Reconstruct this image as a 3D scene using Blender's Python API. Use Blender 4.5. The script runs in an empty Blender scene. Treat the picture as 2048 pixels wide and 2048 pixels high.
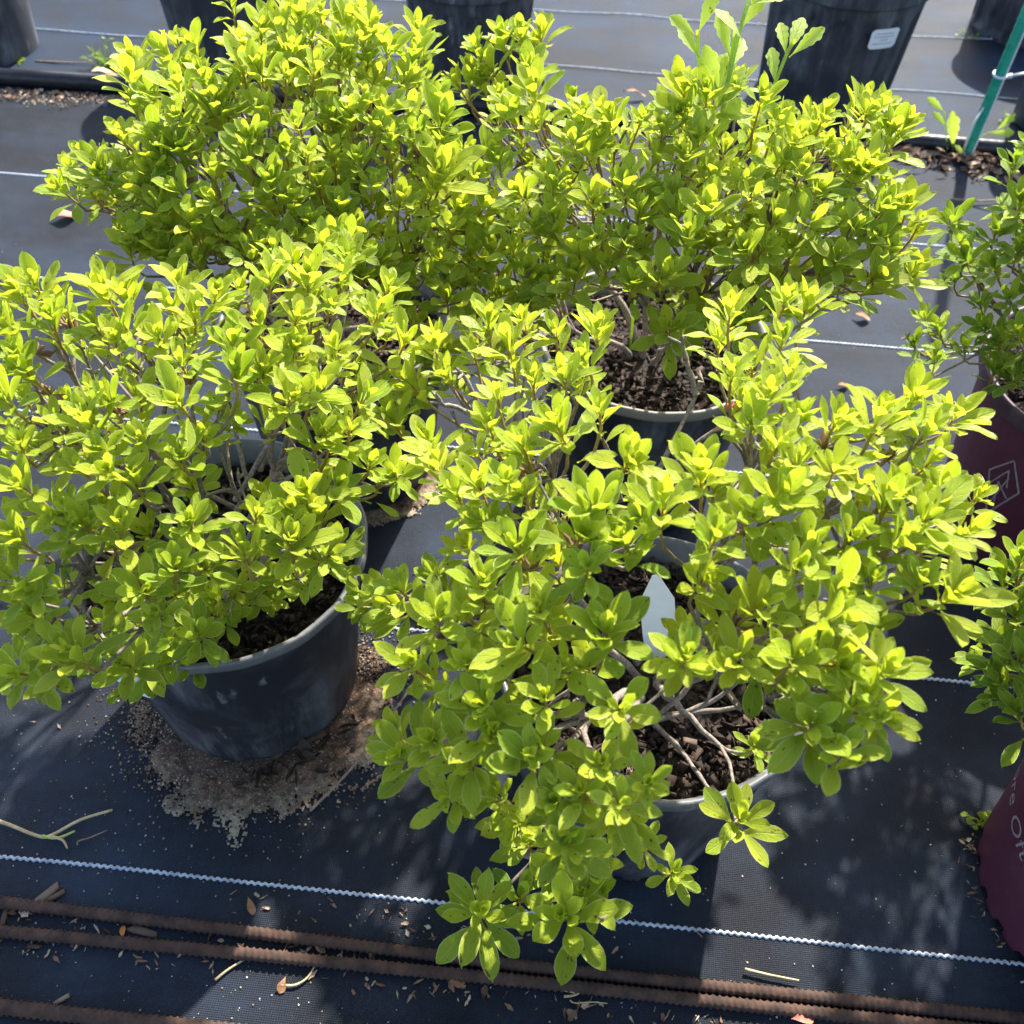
import bpy, math, random
import numpy as np
from mathutils import Vector, Matrix, noise as mnoise
R = math.radians
random.seed(7); rng = np.random.default_rng(7)
scene = bpy.context.scene
COL = scene.collection

# ------------------------------------------------------------------ camera
PITCH, ROLL, YAW, FPX, CAMH = R(48.687), R(2.6194), R(3.3101), 1886.0, 0.9238
cam_d = bpy.data.cameras.new("camera"); cam = bpy.data.objects.new("camera", cam_d); COL.objects.link(cam)
CROT = Matrix.Rotation(YAW, 3, 'Z') @ Matrix.Rotation(math.pi/2 - PITCH, 3, 'X') @ Matrix.Rotation(ROLL, 3, 'Z')
cam.matrix_world = Matrix.Translation((0, 0, CAMH)) @ CROT.to_4x4()
cam_d.sensor_fit = 'HORIZONTAL'; cam_d.sensor_width = 36.0; cam_d.lens = 36.0*FPX/2048.0
cam_d.clip_start = 0.02; cam_d.clip_end = 400
cam_d.dof.use_dof = True; cam_d.dof.focus_distance = 0.74; cam_d.dof.aperture_fstop = 11.0
scene.camera = cam
CROTN = np.array(CROT); CPOS = np.array([0, 0, CAMH])

# ------------------------------------------------------------------ sky, sun, exposure
SUN_EL, SUN_AZ = R(42), R(17)          # azimuth measured from +Y towards +X (sun stands behind the plants, to the right)
w = bpy.data.worlds.new("World"); scene.world = w; w.use_nodes = True
nt = w.node_tree
sky = nt.nodes.new('ShaderNodeTexSky'); sky.sky_type = 'NISHITA'; sky.sun_disc = False
sky.sun_elevation = SUN_EL; sky.sun_rotation = SUN_AZ; sky.air_density = 1.0; sky.dust_density = 2.0
bg = nt.nodes['Background']; bg.inputs[1].default_value = 0.15
nt.links.new(sky.outputs[0], bg.inputs[0])
sd = bpy.data.lights.new("sun", 'SUN'); sd.energy = 5.0; sd.angle = R(0.9); sd.color = (1.0, 0.965, 0.90)
sun = bpy.data.objects.new("sun", sd); COL.objects.link(sun)
sdir = Vector((math.sin(SUN_AZ)*math.cos(SUN_EL), math.cos(SUN_AZ)*math.cos(SUN_EL), math.sin(SUN_EL)))
sun.rotation_euler = sdir.to_track_quat('Z', 'Y').to_euler(); sun.location = sdir*5
scene.view_settings.view_transform = 'Standard'; scene.view_settings.look = 'None'
scene.view_settings.exposure = 1.44; scene.view_settings.gamma = 1.0
scene.render.engine = 'CYCLES'
scene.cycles.max_bounces = 8; scene.cycles.transmission_bounces = 6; scene.cycles.diffuse_bounces = 4

# ------------------------------------------------------------------ helpers
def ray(x, y):
    v = CROTN @ np.array([x-1024.0, 1024.0-y, -FPX]); return v/np.linalg.norm(v)
def at(x, y, z=0.0):
    v = ray(x, y); return CPOS + v*((z-CAMH)/v[2])
def proj(p):
    v = CROTN.T @ (np.asarray(p)-CPOS); return 1024+FPX*v[0]/-v[2], 1024-FPX*v[1]/-v[2], -v[2]

def mesh(name, verts, faces, uvs=None, attrs=None, smooth=True):
    """verts (N,3), faces (M,k) int array of equal size or list; uvs per vertex; attrs {name: per-vertex float}"""
    me = bpy.data.meshes.new(name)
    if isinstance(faces, np.ndarray):
        V = np.asarray(verts, np.float32); M, k = faces.shape
        me.vertices.add(len(V)); me.vertices.foreach_set('co', V.ravel())
        me.loops.add(M*k); me.loops.foreach_set('vertex_index', faces.astype(np.int32).ravel())
        me.polygons.add(M); me.polygons.foreach_set('loop_start', np.arange(0, M*k, k, dtype=np.int32))
        me.update(calc_edges=True)
    else:
        me.from_pydata([tuple(map(float, v)) for v in verts], [], [tuple(map(int, f)) for f in faces]); me.update()
    n = len(me.loops); li = np.empty(n, np.int32); me.loops.foreach_get('vertex_index', li)
    if uvs is not None:
        lay = me.uv_layers.new(name='UVMap'); lay.data.foreach_set('uv', np.asarray(uvs, np.float32)[li].ravel())
    for an, av in (attrs or {}).items():
        av = np.asarray(av, np.float32)
        if av.ndim == 1:
            a = me.attributes.new(an, 'FLOAT', 'POINT'); a.data.foreach_set('value', av)
        else:
            a = me.attributes.new(an, 'FLOAT_COLOR', 'POINT'); a.data.foreach_set('color', np.c_[av, np.ones(len(av))].astype(np.float32).ravel())
    if smooth: me.polygons.foreach_set('use_smooth', np.ones(len(me.polygons), bool))
    return me

def thing(name, label, cat, loc=(0, 0, 0), group=None):
    o = bpy.data.objects.new(name, None); o.empty_display_size = 0.02; o.location = Vector([float(c) for c in loc]); COL.objects.link(o)
    o['label'] = label; o['category'] = cat
    if group: o['group'] = group
    return o
def part(name, me, mat, parent=None, loc=None, kind=None):
    """mesh built in world coordinates; re-based on the parent's location"""
    o = bpy.data.objects.new(name, me); COL.objects.link(o)
    if parent is not None:
        o.parent = parent
        base = Vector((0, 0, 0)); p = parent
        while p is not None: base += p.location; p = p.parent
        o.location = -base
    if loc is not None: o.location = loc
    if mat is not None and not me.materials: me.materials.append(mat)
    if kind: o['kind'] = kind
    return o
def single(name, me, mat, label, cat, group=None):
    o = part(name, me, mat); o['label'] = label; o['category'] = cat
    if group: o['group'] = group
    # put the origin at the thing's own place
    n = len(me.vertices); co = np.empty(n*3, np.float32); me.vertices.foreach_get('co', co); co = co.reshape(-1, 3)
    c = co.mean(0); c[2] = co[:, 2].min(); me.vertices.foreach_set('co', (co-c).ravel()); me.update(); o.location = Vector([float(q) for q in c])
    return o
def structure(name, me, mat):
    o = part(name, me, mat); o['kind'] = 'structure'; return o

class Geo:
    """collects equal-sided pieces (quads) with per-vertex attributes into one mesh"""
    def __init__(s): s.v = []; s.f = []; s.a = []; s.uv = []; s.n = 0
    def add(s, v, f, a=0.0, uv=None):
        v = np.asarray(v, float); s.v.append(v); s.f.append(np.asarray(f, int)+s.n); s.n += len(v)
        a = np.asarray(a, float); s.a.append(np.broadcast_to(a, (len(v),)+a.shape[(1 if a.ndim and a.shape[0] == len(v) and a.ndim > 0 and not (a.ndim == 1 and a.shape[0] == 3 and len(v) != 3) else 0):]) if a.ndim != 1 or a.shape[0] != len(v) else a)
        if uv is not None: s.uv.append(uv)
    def mesh(s, name, attr='tint', smooth=True):
        return mesh(name, np.vstack(s.v), np.vstack(s.f), uvs=np.vstack(s.uv) if s.uv else None, attrs={attr: np.concatenate(s.a)}, smooth=smooth)

def bez(p0, d0, p1, d1, n):
    t = np.linspace(0, 1, n)[:, None]; a = p0; b = p0+d0; c = p1-d1; d = p1
    return (1-t)**3*a+3*(1-t)**2*t*b+3*(1-t)*t*t*c+t**3*d
def tube(path, rad, seg=7, caps=True):
    path = np.asarray(path, float); n = len(path); rad = np.broadcast_to(np.asarray(rad, float), (n,))
    tan = np.gradient(path, axis=0); tan /= np.linalg.norm(tan, axis=1)[:, None]+1e-9
    up = np.array([0.13, 0.31, 0.94]); 
    if abs(tan[0] @ up) > .95: up = np.array([1.0, 0.1, 0])
    V = []; u = np.cross(tan[0], up); u /= np.linalg.norm(u)
    ang = np.linspace(0, 2*math.pi, seg, endpoint=False)
    for i in range(n):
        u = u - tan[i]*(u @ tan[i]); u /= np.linalg.norm(u)+1e-9; b = np.cross(tan[i], u)
        V.append(path[i]+rad[i]*(np.cos(ang)[:, None]*u+np.sin(ang)[:, None]*b))
    V = np.vstack(V); F = []
    for i in range(n-1):
        for j in range(seg):
            k = (j+1) % seg; F.append((i*seg+j, i*seg+k, (i+1)*seg+k, (i+1)*seg+j))
    if caps:
        c0, c1 = len(V), len(V)+1; V = np.vstack([V, path[0], path[-1]])
        for j in range(0, seg):
            k = (j+1) % seg
            F.append((c0, k, j, j)); F.append((c1, (n-1)*seg+j, (n-1)*seg+k, (n-1)*seg+k))
        F = [f if f[2] != f[3] else f for f in F]
    return V, np.array(F)
def tube_mesh(name, path, rad, seg=8):
    V, F = tube(path, rad, seg, caps=False); n = len(np.asarray(path)); F = [tuple(f) for f in F]
    F.append(tuple(range(seg))[::-1]); F.append(tuple(range((n-1)*seg, n*seg)))
    return mesh(name, V, F)

# ------------------------------------------------------------------ materials
def newmat(name):
    m = bpy.data.materials.new(name); m.use_nodes = True; t = m.node_tree; b = t.nodes['Principled BSDF']; return m, t, b
def N(t, typ, **kw):
    n = t.nodes.new(typ)
    for k, v in kw.items():
        if k.startswith('i_'):
            key = k[2:]; key = int(key) if key.isdigit() else key
            n.inputs[key].default_value = v
        else: setattr(n, k, v)
    return n
def mixc(t, fac, a, b, blend='MIX'):
    n = t.nodes.new('ShaderNodeMix'); n.data_type = 'RGBA'; n.blend_type = blend
    for s, v in ((n.inputs[0], fac), (n.inputs[6], a), (n.inputs[7], b)):
        if hasattr(v, 'is_linked') or hasattr(v, 'links'): t.links.new(v, s)
        else: s.default_value = v if not isinstance(v, tuple) else (v+(1,))[:4]
    return n.outputs[2]
def ramp(t, src, stops):
    n = t.nodes.new('ShaderNodeValToRGB'); cr = n.color_ramp
    while len(cr.elements) > len(stops): cr.elements.remove(cr.elements[-1])
    while len(cr.elements) < len(stops): cr.elements.new(0.5)
    for e, (p, c) in zip(cr.elements, stops):
        e.position = p; e.color = (c, c, c, 1) if not isinstance(c, tuple) else (c+(1,))[:4]
    t.links.new(src, n.inputs[0]); return n.outputs[0]
def math_(t, op, a, b=None):
    n = t.nodes.new('ShaderNodeMath'); n.operation = op
    for s, v in ((n.inputs[0], a), (n.inputs[1], b)):
        if v is None: continue
        if hasattr(v, 'links'): t.links.new(v, s)
        else: s.default_value = v
    return n.outputs[0]
def noise(t, scale, detail=4, rough=.55, vec=None, mapscale=None):
    tc = N(t, 'ShaderNodeTexCoord'); src = vec or tc.outputs['Object']
    if mapscale:
        mp = N(t, 'ShaderNodeMapping'); mp.inputs['Scale'].default_value = mapscale; t.links.new(src, mp.inputs[0]); src = mp.outputs[0]
    n = N(t, 'ShaderNodeTexNoise'); n.inputs['Scale'].default_value = scale; n.inputs['Detail'].default_value = detail; n.inputs['Roughness'].default_value = rough
    t.links.new(src, n.inputs['Vector']); return n.outputs[0]
def bump(t, b, h, strength, dist):
    n = N(t, 'ShaderNodeBump'); n.inputs['Strength'].default_value = strength; n.inputs['Distance'].default_value = dist
    t.links.new(h, n.inputs['Height']); t.links.new(n.outputs[0], b.inputs['Normal'])

def leaf_material(name, young, mid, old, trans=0.42, rough=0.47, pale=(.62, .68, .22)):
    m, t, b = newmat(name)
    at_ = N(t, 'ShaderNodeAttribute', attribute_name='tint'); tint = at_.outputs['Fac']
    uv = N(t, 'ShaderNodeUVMap', uv_map='UVMap'); sp = N(t, 'ShaderNodeSeparateXYZ'); t.links.new(uv.outputs[0], sp.inputs[0])
    u, v = sp.outputs[0], sp.outputs[1]
    col = ramp(t, tint, [(0, young), (.5, mid), (1, old)])
    nz = noise(t, 55, 3); col = mixc(t, math_(t, 'MULTIPLY', ramp(t, nz, [(.35, 0.0), (.7, 1.0)]), .30), col, tuple(c*.62 for c in mid))
    au = math_(t, 'ABSOLUTE', math_(t, 'SUBTRACT', u, .5))
    # side veins: slanted fine lines, midrib paler, hairy pale margin
    vein = N(t, 'ShaderNodeMath', operation='PINGPONG'); t.links.new(math_(t, 'SUBTRACT', math_(t, 'MULTIPLY', v, 7.0), math_(t, 'MULTIPLY', au, 3.6)), vein.inputs[0]); vein.inputs[1].default_value = .5
    vline = ramp(t, vein.outputs[0], [(0.0, 1.0), (.10, 0.0)])
    rib = ramp(t, au, [(0.0, 1.0), (.045, 0.0)])
    edge = ramp(t, au, [(.43, 0.0), (.5, 1.0)])
    col = mixc(t, math_(t, 'MULTIPLY', vline, .16), col, pale)
    col = mixc(t, math_(t, 'MULTIPLY', rib, .45), col, pale)
    col = mixc(t, math_(t, 'MULTIPLY', edge, .8), col, (.70, .74, .36))
    col = mixc(t, math_(t, 'MULTIPLY', ramp(t, v, [(.02, 1.0), (.20, 0.0)]), .55), col, (.46, .30, .03))
    # rare brown blemishes with their own shape
    vec = N(t, 'ShaderNodeCombineXYZ'); t.links.new(math_(t, 'ADD', u, math_(t, 'MULTIPLY', tint, 41.0)), vec.inputs[0]); t.links.new(math_(t, 'MULTIPLY', v, 2.0), vec.inputs[1]); t.links.new(math_(t, 'MULTIPLY', tint, 17.3), vec.inputs[2])
    sn = noise(t, 3.1, 2, .5, vec=vec.outputs[0]); spot = ramp(t, sn, [(.672, 0.0), (.70, 1.0)])
    col = mixc(t, math_(t, 'MULTIPLY', spot, .8), col, (.10, .045, .015))
    t.links.new(col, b.inputs['Base Color']); b.inputs['Roughness'].default_value = rough
    b.inputs['Specular IOR Level'].default_value = .32
    h = math_(t, 'ADD', math_(t, 'MULTIPLY', vline, -1.0), math_(t, 'MULTIPLY', rib, -1.4)); h = math_(t, 'ADD', h, math_(t, 'MULTIPLY', noise(t, 260, 3), .9)); bump(t, b, h, .6, .0007)
    tr = N(t, 'ShaderNodeBsdfTranslucent'); tcol = mixc(t, 1.0, col, (1.06, 1.06, .58), 'MULTIPLY'); t.links.new(tcol, tr.inputs[0])
    mx = N(t, 'ShaderNodeMixShader'); mx.inputs[0].default_value = trans
    t.links.new(b.outputs[0], mx.inputs[1]); t.links.new(tr.outputs[0], mx.inputs[2])
    t.links.new(mx.outputs[0], t.nodes['Material Output'].inputs['Surface'])
    return m
M_LEAF = leaf_material('azalea_leaf', (.56, .615, .042), (.405, .52, .032), (.18, .335, .025), trans=.52)
M_LEAF_SHADE = leaf_material('azalea_leaf_shaded', (.46, .54, .030), (.27, .41, .024), (.12, .26, .020), trans=.42, rough=.36)  # darker copy of the leaf greens, shade on the side azaleas painted in
M_WEED = leaf_material('weed_leaf', (.56, .68, .10), (.44, .60, .10), (.30, .48, .09), trans=.52, rough=.5)

def bark_material():
    m, t, b = newmat('bark')
    a = N(t, 'ShaderNodeAttribute', attribute_name='tint').outputs['Fac']      # 0 old wood .. 1 green shoot
    nz = ramp(t, noise(t, 240, 6, .75), [(.32, 0.0), (.68, 1.0)])
    old = mixc(t, nz, (.075, .055, .040), (.34, .275, .22))
    shoot = mixc(t, nz, (.28, .15, .035), (.40, .30, .06))
    c = mixc(t, ramp(t, a, [(.45, 0.0), (.8, 1.0)]), old, shoot)
    t.links.new(c, b.inputs['Base Color']); b.inputs['Roughness'].default_value = .8
    bump(t, b, noise(t, 420, 4), .5, .0012); return m
M_BARK = bark_material()

def plastic(name, base, dust, amount=.35, rough=.42, streak=True, bumpy=.15):
    m, t, b = newmat(name)
    n1 = noise(t, 9, 5, .6); n2 = noise(t, 30, 6, .7, mapscale=(1, 1, .22)); n3 = noise(t, 260, 3, .6)
    f = math_(t, 'MULTIPLY', ramp(t, n1, [(.40, 0.0), (.72, 1.0)]), ramp(t, n2, [(.42, 0.0), (.70, 1.0)]))
    c = mixc(t, math_(t, 'MULTIPLY', f, amount), base, dust)
    sc = ramp(t, noise(t, 16, 3, .5, mapscale=(2.2, 2.2, .8)), [(.66, 0.0), (.74, 1.0)])
    sc = math_(t, 'MULTIPLY', sc, ramp(t, noise(t, 90, 5, .75, mapscale=(1, 1, .3)), [(.45, 0.0), (.6, 1.0)]))
    c = mixc(t, math_(t, 'MULTIPLY', sc, amount*.8), c, tuple(min(1, d*1.5) for d in dust))
    t.links.new(c, b.inputs['Base Color'])
    r = ramp(t, n1, [(.3, rough-.1), (.75, rough+.2)]); t.links.new(r, b.inputs['Roughness'])
    b.inputs['Specular IOR Level'].default_value = .32
    bump(t, b, n3, bumpy, .0008); return m
M_POT = plastic('black_plastic', (.022, .023, .028), (.27, .28, .30), .75, .42)
M_RIM = plastic('worn_rim_plastic', (.11, .11, .112), (.34, .33, .31), .9, .36)
M_RIM_DUSTY = plastic('dusty_rim_plastic', (.20, .18, .15), (.36, .33, .28), .8, .5)
M_POT_OLD = plastic('faded_black_plastic', (.038, .041, .048), (.27, .28, .31), .9, .48)
M_PURPLE = plastic('purple_plastic', (.105, .027, .052), (.20, .09, .12), .5, .45, bumpy=.3)
M_PURPLE_RIM = plastic('purple_rim', (.07, .035, .055), (.18, .14, .17), .7, .42)

def simple(name, c1, c2, scale, rough=.75, bmp=0, dist=.001, spec=.3, stops=(.35, .65), detail=5):
    m, t, b = newmat(name); nz = noise(t, scale, detail, .65)
    t.links.new(mixc(t, ramp(t, nz, [(stops[0], 0.0), (stops[1], 1.0)]), c1, c2), b.inputs['Base Color'])
    b.inputs['Roughness'].default_value = rough; b.inputs['Specular IOR Level'].default_value = spec
    if bmp: bump(t, b, noise(t, scale*2.5, 5), bmp, dist)
    return m
def tinted(name, stops, scale, rough=.8, bmp=.5, dist=.001, trans=0):
    m, t, b = newmat(name); a = N(t, 'ShaderNodeAttribute', attribute_name='tint').outputs['Fac']
    nz = noise(t, scale, 5, .65)
    c = ramp(t, a, stops); c = mixc(t, math_(t, 'MULTIPLY', ramp(t, nz, [(.3, 0.0), (.75, 1.0)]), .3), c, (.03, .022, .016))
    t.links.new(c, b.inputs['Base Color']); b.inputs['Roughness'].default_value = rough; b.inputs['Specular IOR Level'].default_value = .25
    if bmp: bump(t, b, nz, bmp, dist)
    return m
M_CHIP = tinted('bark_chip', [(0, (.018, .012, .009)), (.45, (.045, .027, .018)), (.75, (.11, .068, .045)), (1, (.26, .19, .14))], 160)
M_LITTER = tinted('dry_litter', [(0, (.10, .052, .03)), (.35, (.26, .145, .085)), (.7, (.42, .29, .19)), (1, (.60, .48, .34))], 220)
M_GRAIN = tinted('sand_grain', [(0, (.05, .03, .02)), (.35, (.19, .10, .055)), (.65, (.42, .33, .22)), (1, (.72, .66, .56))], 300, bmp=0)
M_SOIL = simple('soil', (.012, .009, .007), (.05, .032, .022), 120, .9, .9, .004)
M_SAND = None
M_RUST = simple('rusty_steel', (.030, .019, .015), (.105, .056, .036), 60, .82, .6, .0012, stops=(.32, .70), detail=8)
M_STRAW = simple('dry_straw', (.40, .28, .13), (.62, .50, .28), 90, .7, .3)
M_TWIG = simple('dead_twig', (.17, .115, .075), (.36, .27, .19), 120, .8, .4)
M_DRY = simple('dead_leaf_brown', (.20, .085, .035), (.36, .19, .09), 130, .7, .4)
M_RED = simple('fallen_leaf_red', (.42, .085, .065), (.55, .20, .11), 70, .55, .3)
M_ORANGE = simple('fallen_leaf_orange', (.48, .16, .03), (.60, .28, .07), 70, .6, .3)
M_WHITE = simple('white_plastic_tag', (.78, .79, .80), (.84, .84, .84), 60, .4)
M_GREY_PRINT = simple('grey_print', (.42, .44, .47), (.52, .53, .55), 200, .6)
M_BLUE_PRINT = simple('blue_print', (.08, .30, .45), (.12, .36, .5), 100, .6)
M_GREEN = simple('green_plastic', (.012, .26, .17), (.035, .36, .24), 45, .35, .25, .001)
M_TIE = simple('clear_cable_tie', (.62, .64, .66), (.75, .76, .78), 60, .35)
M_WIRE = simple('grey_wire', (.30, .31, .33), (.42, .43, .45), 60, .4)
M_PIPE = simple('black_hem', (.012, .012, .015), (.03, .03, .036), 40, .34, .3, .002)
M_THREAD = simple('white_guide_thread', (.28, .31, .35), (.58, .62, .66), 90, .6, .3, .0006)
M_EMBOSS = simple('pale_moulded_print', (.30, .24, .27), (.42, .36, .39), 200, .5)
M_BUD = simple('pink_bud', (.55, .12, .12), (.70, .28, .24), 120, .55)

def fabric(name, dusty):
    m, t, b = newmat(name)
    tc = N(t, 'ShaderNodeTexCoord').outputs['Object']
    big = noise(t, 2.6, 5, .6); med = noise(t, 11, 6, .65); streak = noise(t, 1.0, 4, .65, mapscale=(330, 16, 1)); weft = noise(t, 1.0, 3, .6, mapscale=(14, 300, 1))
    fine = noise(t, 700, 2, .5)
    d = math_(t, 'ADD', math_(t, 'MULTIPLY', ramp(t, big, [(.34, 0.0), (.68, 1.0)]), .6), math_(t, 'MULTIPLY', ramp(t, med, [(.38, 0.0), (.70, 1.0)]), .5))
    wr = ramp(t, noise(t, 1.0, 5, .6, mapscale=(3.2, 9, 1)), [(.36, .35), (.62, 1.1)]); d = math_(t, 'MULTIPLY', d, wr)
    d = math_(t, 'MULTIPLY', d, math_(t, 'ADD', .55, math_(t, 'ADD', math_(t, 'MULTIPLY', streak, .7), math_(t, 'MULTIPLY', weft, .45))))
    c = mixc(t, d, (.0125, .0125, .0142), tuple(dusty))
    sp = ramp(t, noise(t, 1400, 1, .5), [(.73, 0.0), (.78, 1.0)])
    c = mixc(t, math_(t, 'MULTIPLY', sp, .35), c, (.4, .36, .3))
    t.links.new(c, b.inputs['Base Color'])
    rg = math_(t, 'ADD', .46, math_(t, 'MULTIPLY', med, .25)); t.links.new(rg, b.inputs['Roughness']); b.inputs['Specular IOR Level'].default_value = .10
    b.inputs['Sheen Weight'].default_value = 0.0
    wx = N(t, 'ShaderNodeTexWave', wave_type='BANDS', bands_direction='X'); wx.inputs['Scale'].default_value = 150; wx.inputs['Distortion'].default_value = .6; t.links.new(tc, wx.inputs[0])
    wy = N(t, 'ShaderNodeTexWave', wave_type='BANDS', bands_direction='Y'); wy.inputs['Scale'].default_value = 175; wy.inputs['Distortion'].default_value = .6; t.links.new(tc, wy.inputs[0])
    h = math_(t, 'ADD', math_(t, 'ADD', math_(t, 'MULTIPLY', math_(t, 'MULTIPLY', wx.outputs[1], wy.outputs[1]), .9), math_(t, 'MULTIPLY', streak, .5)), math_(t, 'ADD', math_(t, 'MULTIPLY', fine, .5), math_(t, 'MULTIPLY', med, .5)))
    bump(t, b, h, .55, .0014); return m
M_FABRIC = fabric('woven_ground_cloth', (.030, .041, .061))
M_FABRIC2 = fabric('woven_ground_cloth_rear', (.018, .037, .072))

# ------------------------------------------------------------------ ground
def sheet(x0, x1, y0, y1, z, nx, ny, amp, seed):
    xs = np.linspace(x0, x1, nx); ys = np.linspace(y0, y1, ny); V = []
    for yy in ys:
        for xx in xs:
            V.append((xx, yy, z+amp*mnoise.noise(Vector((xx*2.2+seed, yy*3.1, seed)))+amp*.5*mnoise.noise(Vector((xx*6+seed, yy*7, 3.0)))))
    F = np.array([(j*nx+i, j*nx+i+1, (j+1)*nx+i+1, (j+1)*nx+i) for j in range(ny-1) for i in range(nx-1)])
    return np.array(V), F
V, F = sheet(-60, 60, -20, 120, -.02, 2, 2, 0, 0)
structure('ground', mesh('ground', V, F), M_SOIL)
V, F = sheet(-2.6, 2.6, -0.8, 1.885, 0, 160, 90, .0022, 1.7)
V[:, 2] -= .0022*0
cloth = structure('ground_cloth', mesh('ground_cloth', V, F), M_FABRIC)
EDGE = lambda x: 1.872+.030*math.exp(-((x+.1)/.9)**2)-.012
xs = np.linspace(-3, 3, 160); prof = []
rows = [(-.002, .002), (-.010, .010), (-.004, .022), (.010, .026), (.026, .020), (.045, .013), (.12, .011)]+[(.12+.14*k, .011) for k in range(1, 30)]
V = []
for k, (dy, dz) in enumerate(rows):
    for xx in xs:
        wob = .004*mnoise.noise(Vector((xx*3, 0, 7))) if k < 6 else 0
        zz = dz + (.006*mnoise.noise(Vector((xx*2.3, dy*3.5, 5)))+.004*mnoise.noise(Vector((xx*5, dy*6, 9))) if k > 5 else .003*mnoise.noise(Vector((xx*2, 1, 2))))
        V.append((xx, EDGE(xx)+dy+wob, zz))
nx = len(xs); F = np.array([(j*nx+i, j*nx+i+1, (j+1)*nx+i+1, (j+1)*nx+i) for j in range(len(rows)-1) for i in range(nx-1)])
rear = structure('rear_ground_cloth', mesh('rear_ground_cloth', np.array(V), F), M_FABRIC2)
pth = [(x, EDGE(x)+.004+.003*mnoise.noise(Vector((x*3, 0, 7))), .0175+.002*mnoise.noise(Vector((x*2, 1, 2)))) for x in np.linspace(-3, 3, 90)]
part('rolled_hem', tube_mesh('rolled_hem', pth, .0150, 12), M_PIPE, rear)

def guide(y, x0, x1, z, parent, amp, per, wid, surf=None):
    V = []; F = []; n = int((x1-x0)/per*4)
    for i in range(n):
        x = x0+(x1-x0)*i/n; ph = i % 4; o = amp if ph in (0, 1) else -amp
        yy = y + .002*mnoise.noise(Vector((x*4, y*9, 0))); zz = z
        if surf: zz = surf(x, y)
        sk = .0
        V += [(x+sk, yy+o-wid, zz-.0012), (x+sk, yy+o-wid*.6, zz+.0006), (x+sk, yy+o+wid*.6, zz+.0006), (x+sk, yy+o+wid, zz-.0012)]
    for i in range(n-1):
        a = i*4; F += [(a+k, a+4+k, a+5+k, a+1+k) for k in range(3)]
    return part('guide_thread', mesh('guide_thread', np.array(V), np.array(F)), M_THREAD, parent)
def clothz(xx, yy): return .0022*mnoise.noise(Vector((xx*2.2+1.7, yy*3.1, 1.7)))+.0011*mnoise.noise(Vector((xx*6+1.7, yy*7, 3.0)))
for k in range(-1, 5):
    guide(.3085+k*.3048, -2.2, 2.2, 0, cloth, .0007, .0066, .0016, surf=lambda x, y: clothz(x, y)+.0012)
def rearz(x, y):
    dy = y-EDGE(x); return .011+.006*mnoise.noise(Vector((x*2.3, dy*3.5, 5)))+.004*mnoise.noise(Vector((x*5, dy*6, 9)))
for y in (2.115, 2.42, 2.725): guide(y, -2.6, 2.6, 0, rear, .0004, .008, .0010, surf=lambda x, y: rearz(x, y)+.003)

# ------------------------------------------------------------------ rebar
def rebar(x0, x1, yf, r, label, phase):
    st = .0013; n = int((x1-x0)/st); seg = 12; V = []
    ang = np.linspace(0, 2*math.pi, seg, endpoint=False)
    for i in range(n):
        x = x0+i*st; s = ((x*165+phase)+.35*np.sin(ang)*1.0) % 1.0
        rib = np.clip(1-np.abs(s-.5)/.24, 0, 1)*(np.abs(np.cos(ang)) < .93)
        rr = r+.0017*rib+.0010*(np.abs(np.cos(ang-.4)) > .955)+.0003*mnoise.noise(Vector((x*160, phase, 0)))
        y = yf(x); z = r*.93+.0018*mnoise.noise(Vector((x*2.1, phase, 4)))*0+clothz(x, y)
        V.append(np.c_[np.full(seg, x), y+rr*np.sin(ang), z+rr*np.cos(ang)])
    V = np.vstack(V); F = np.array([(i*seg+j, i*seg+(j+1) % seg, (i+1)*seg+(j+1) % seg, (i+1)*seg+j) for i in range(n-1) for j in range(seg)])
    return single('rebar_rod', mesh('rebar_rod', V, F), M_RUST, label, 'rebar', 'rusty rebar rods on the ground cloth')
rebar(-1.1, 1.1, lambda x: .2590 if x > 0 else .2590+.012*(-x/.5)**1.1*.55, .0051, 'rusty ribbed rod nearest the pots, upper of the pair lying together', .1)
rebar(-1.1, 1.0, lambda x: .2462-.0065*min(max(-x/.5, 0), 2.2)**1.1+(.0 if x < 0 else .0), .0051, 'rusty ribbed rod, lower of the pair lying together', .45)
rebar(-1.1, .9, lambda x: .181+.004*x, .0060, 'short view of rusty ribbed rod lying alone at the bottom left corner', .7)

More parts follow.
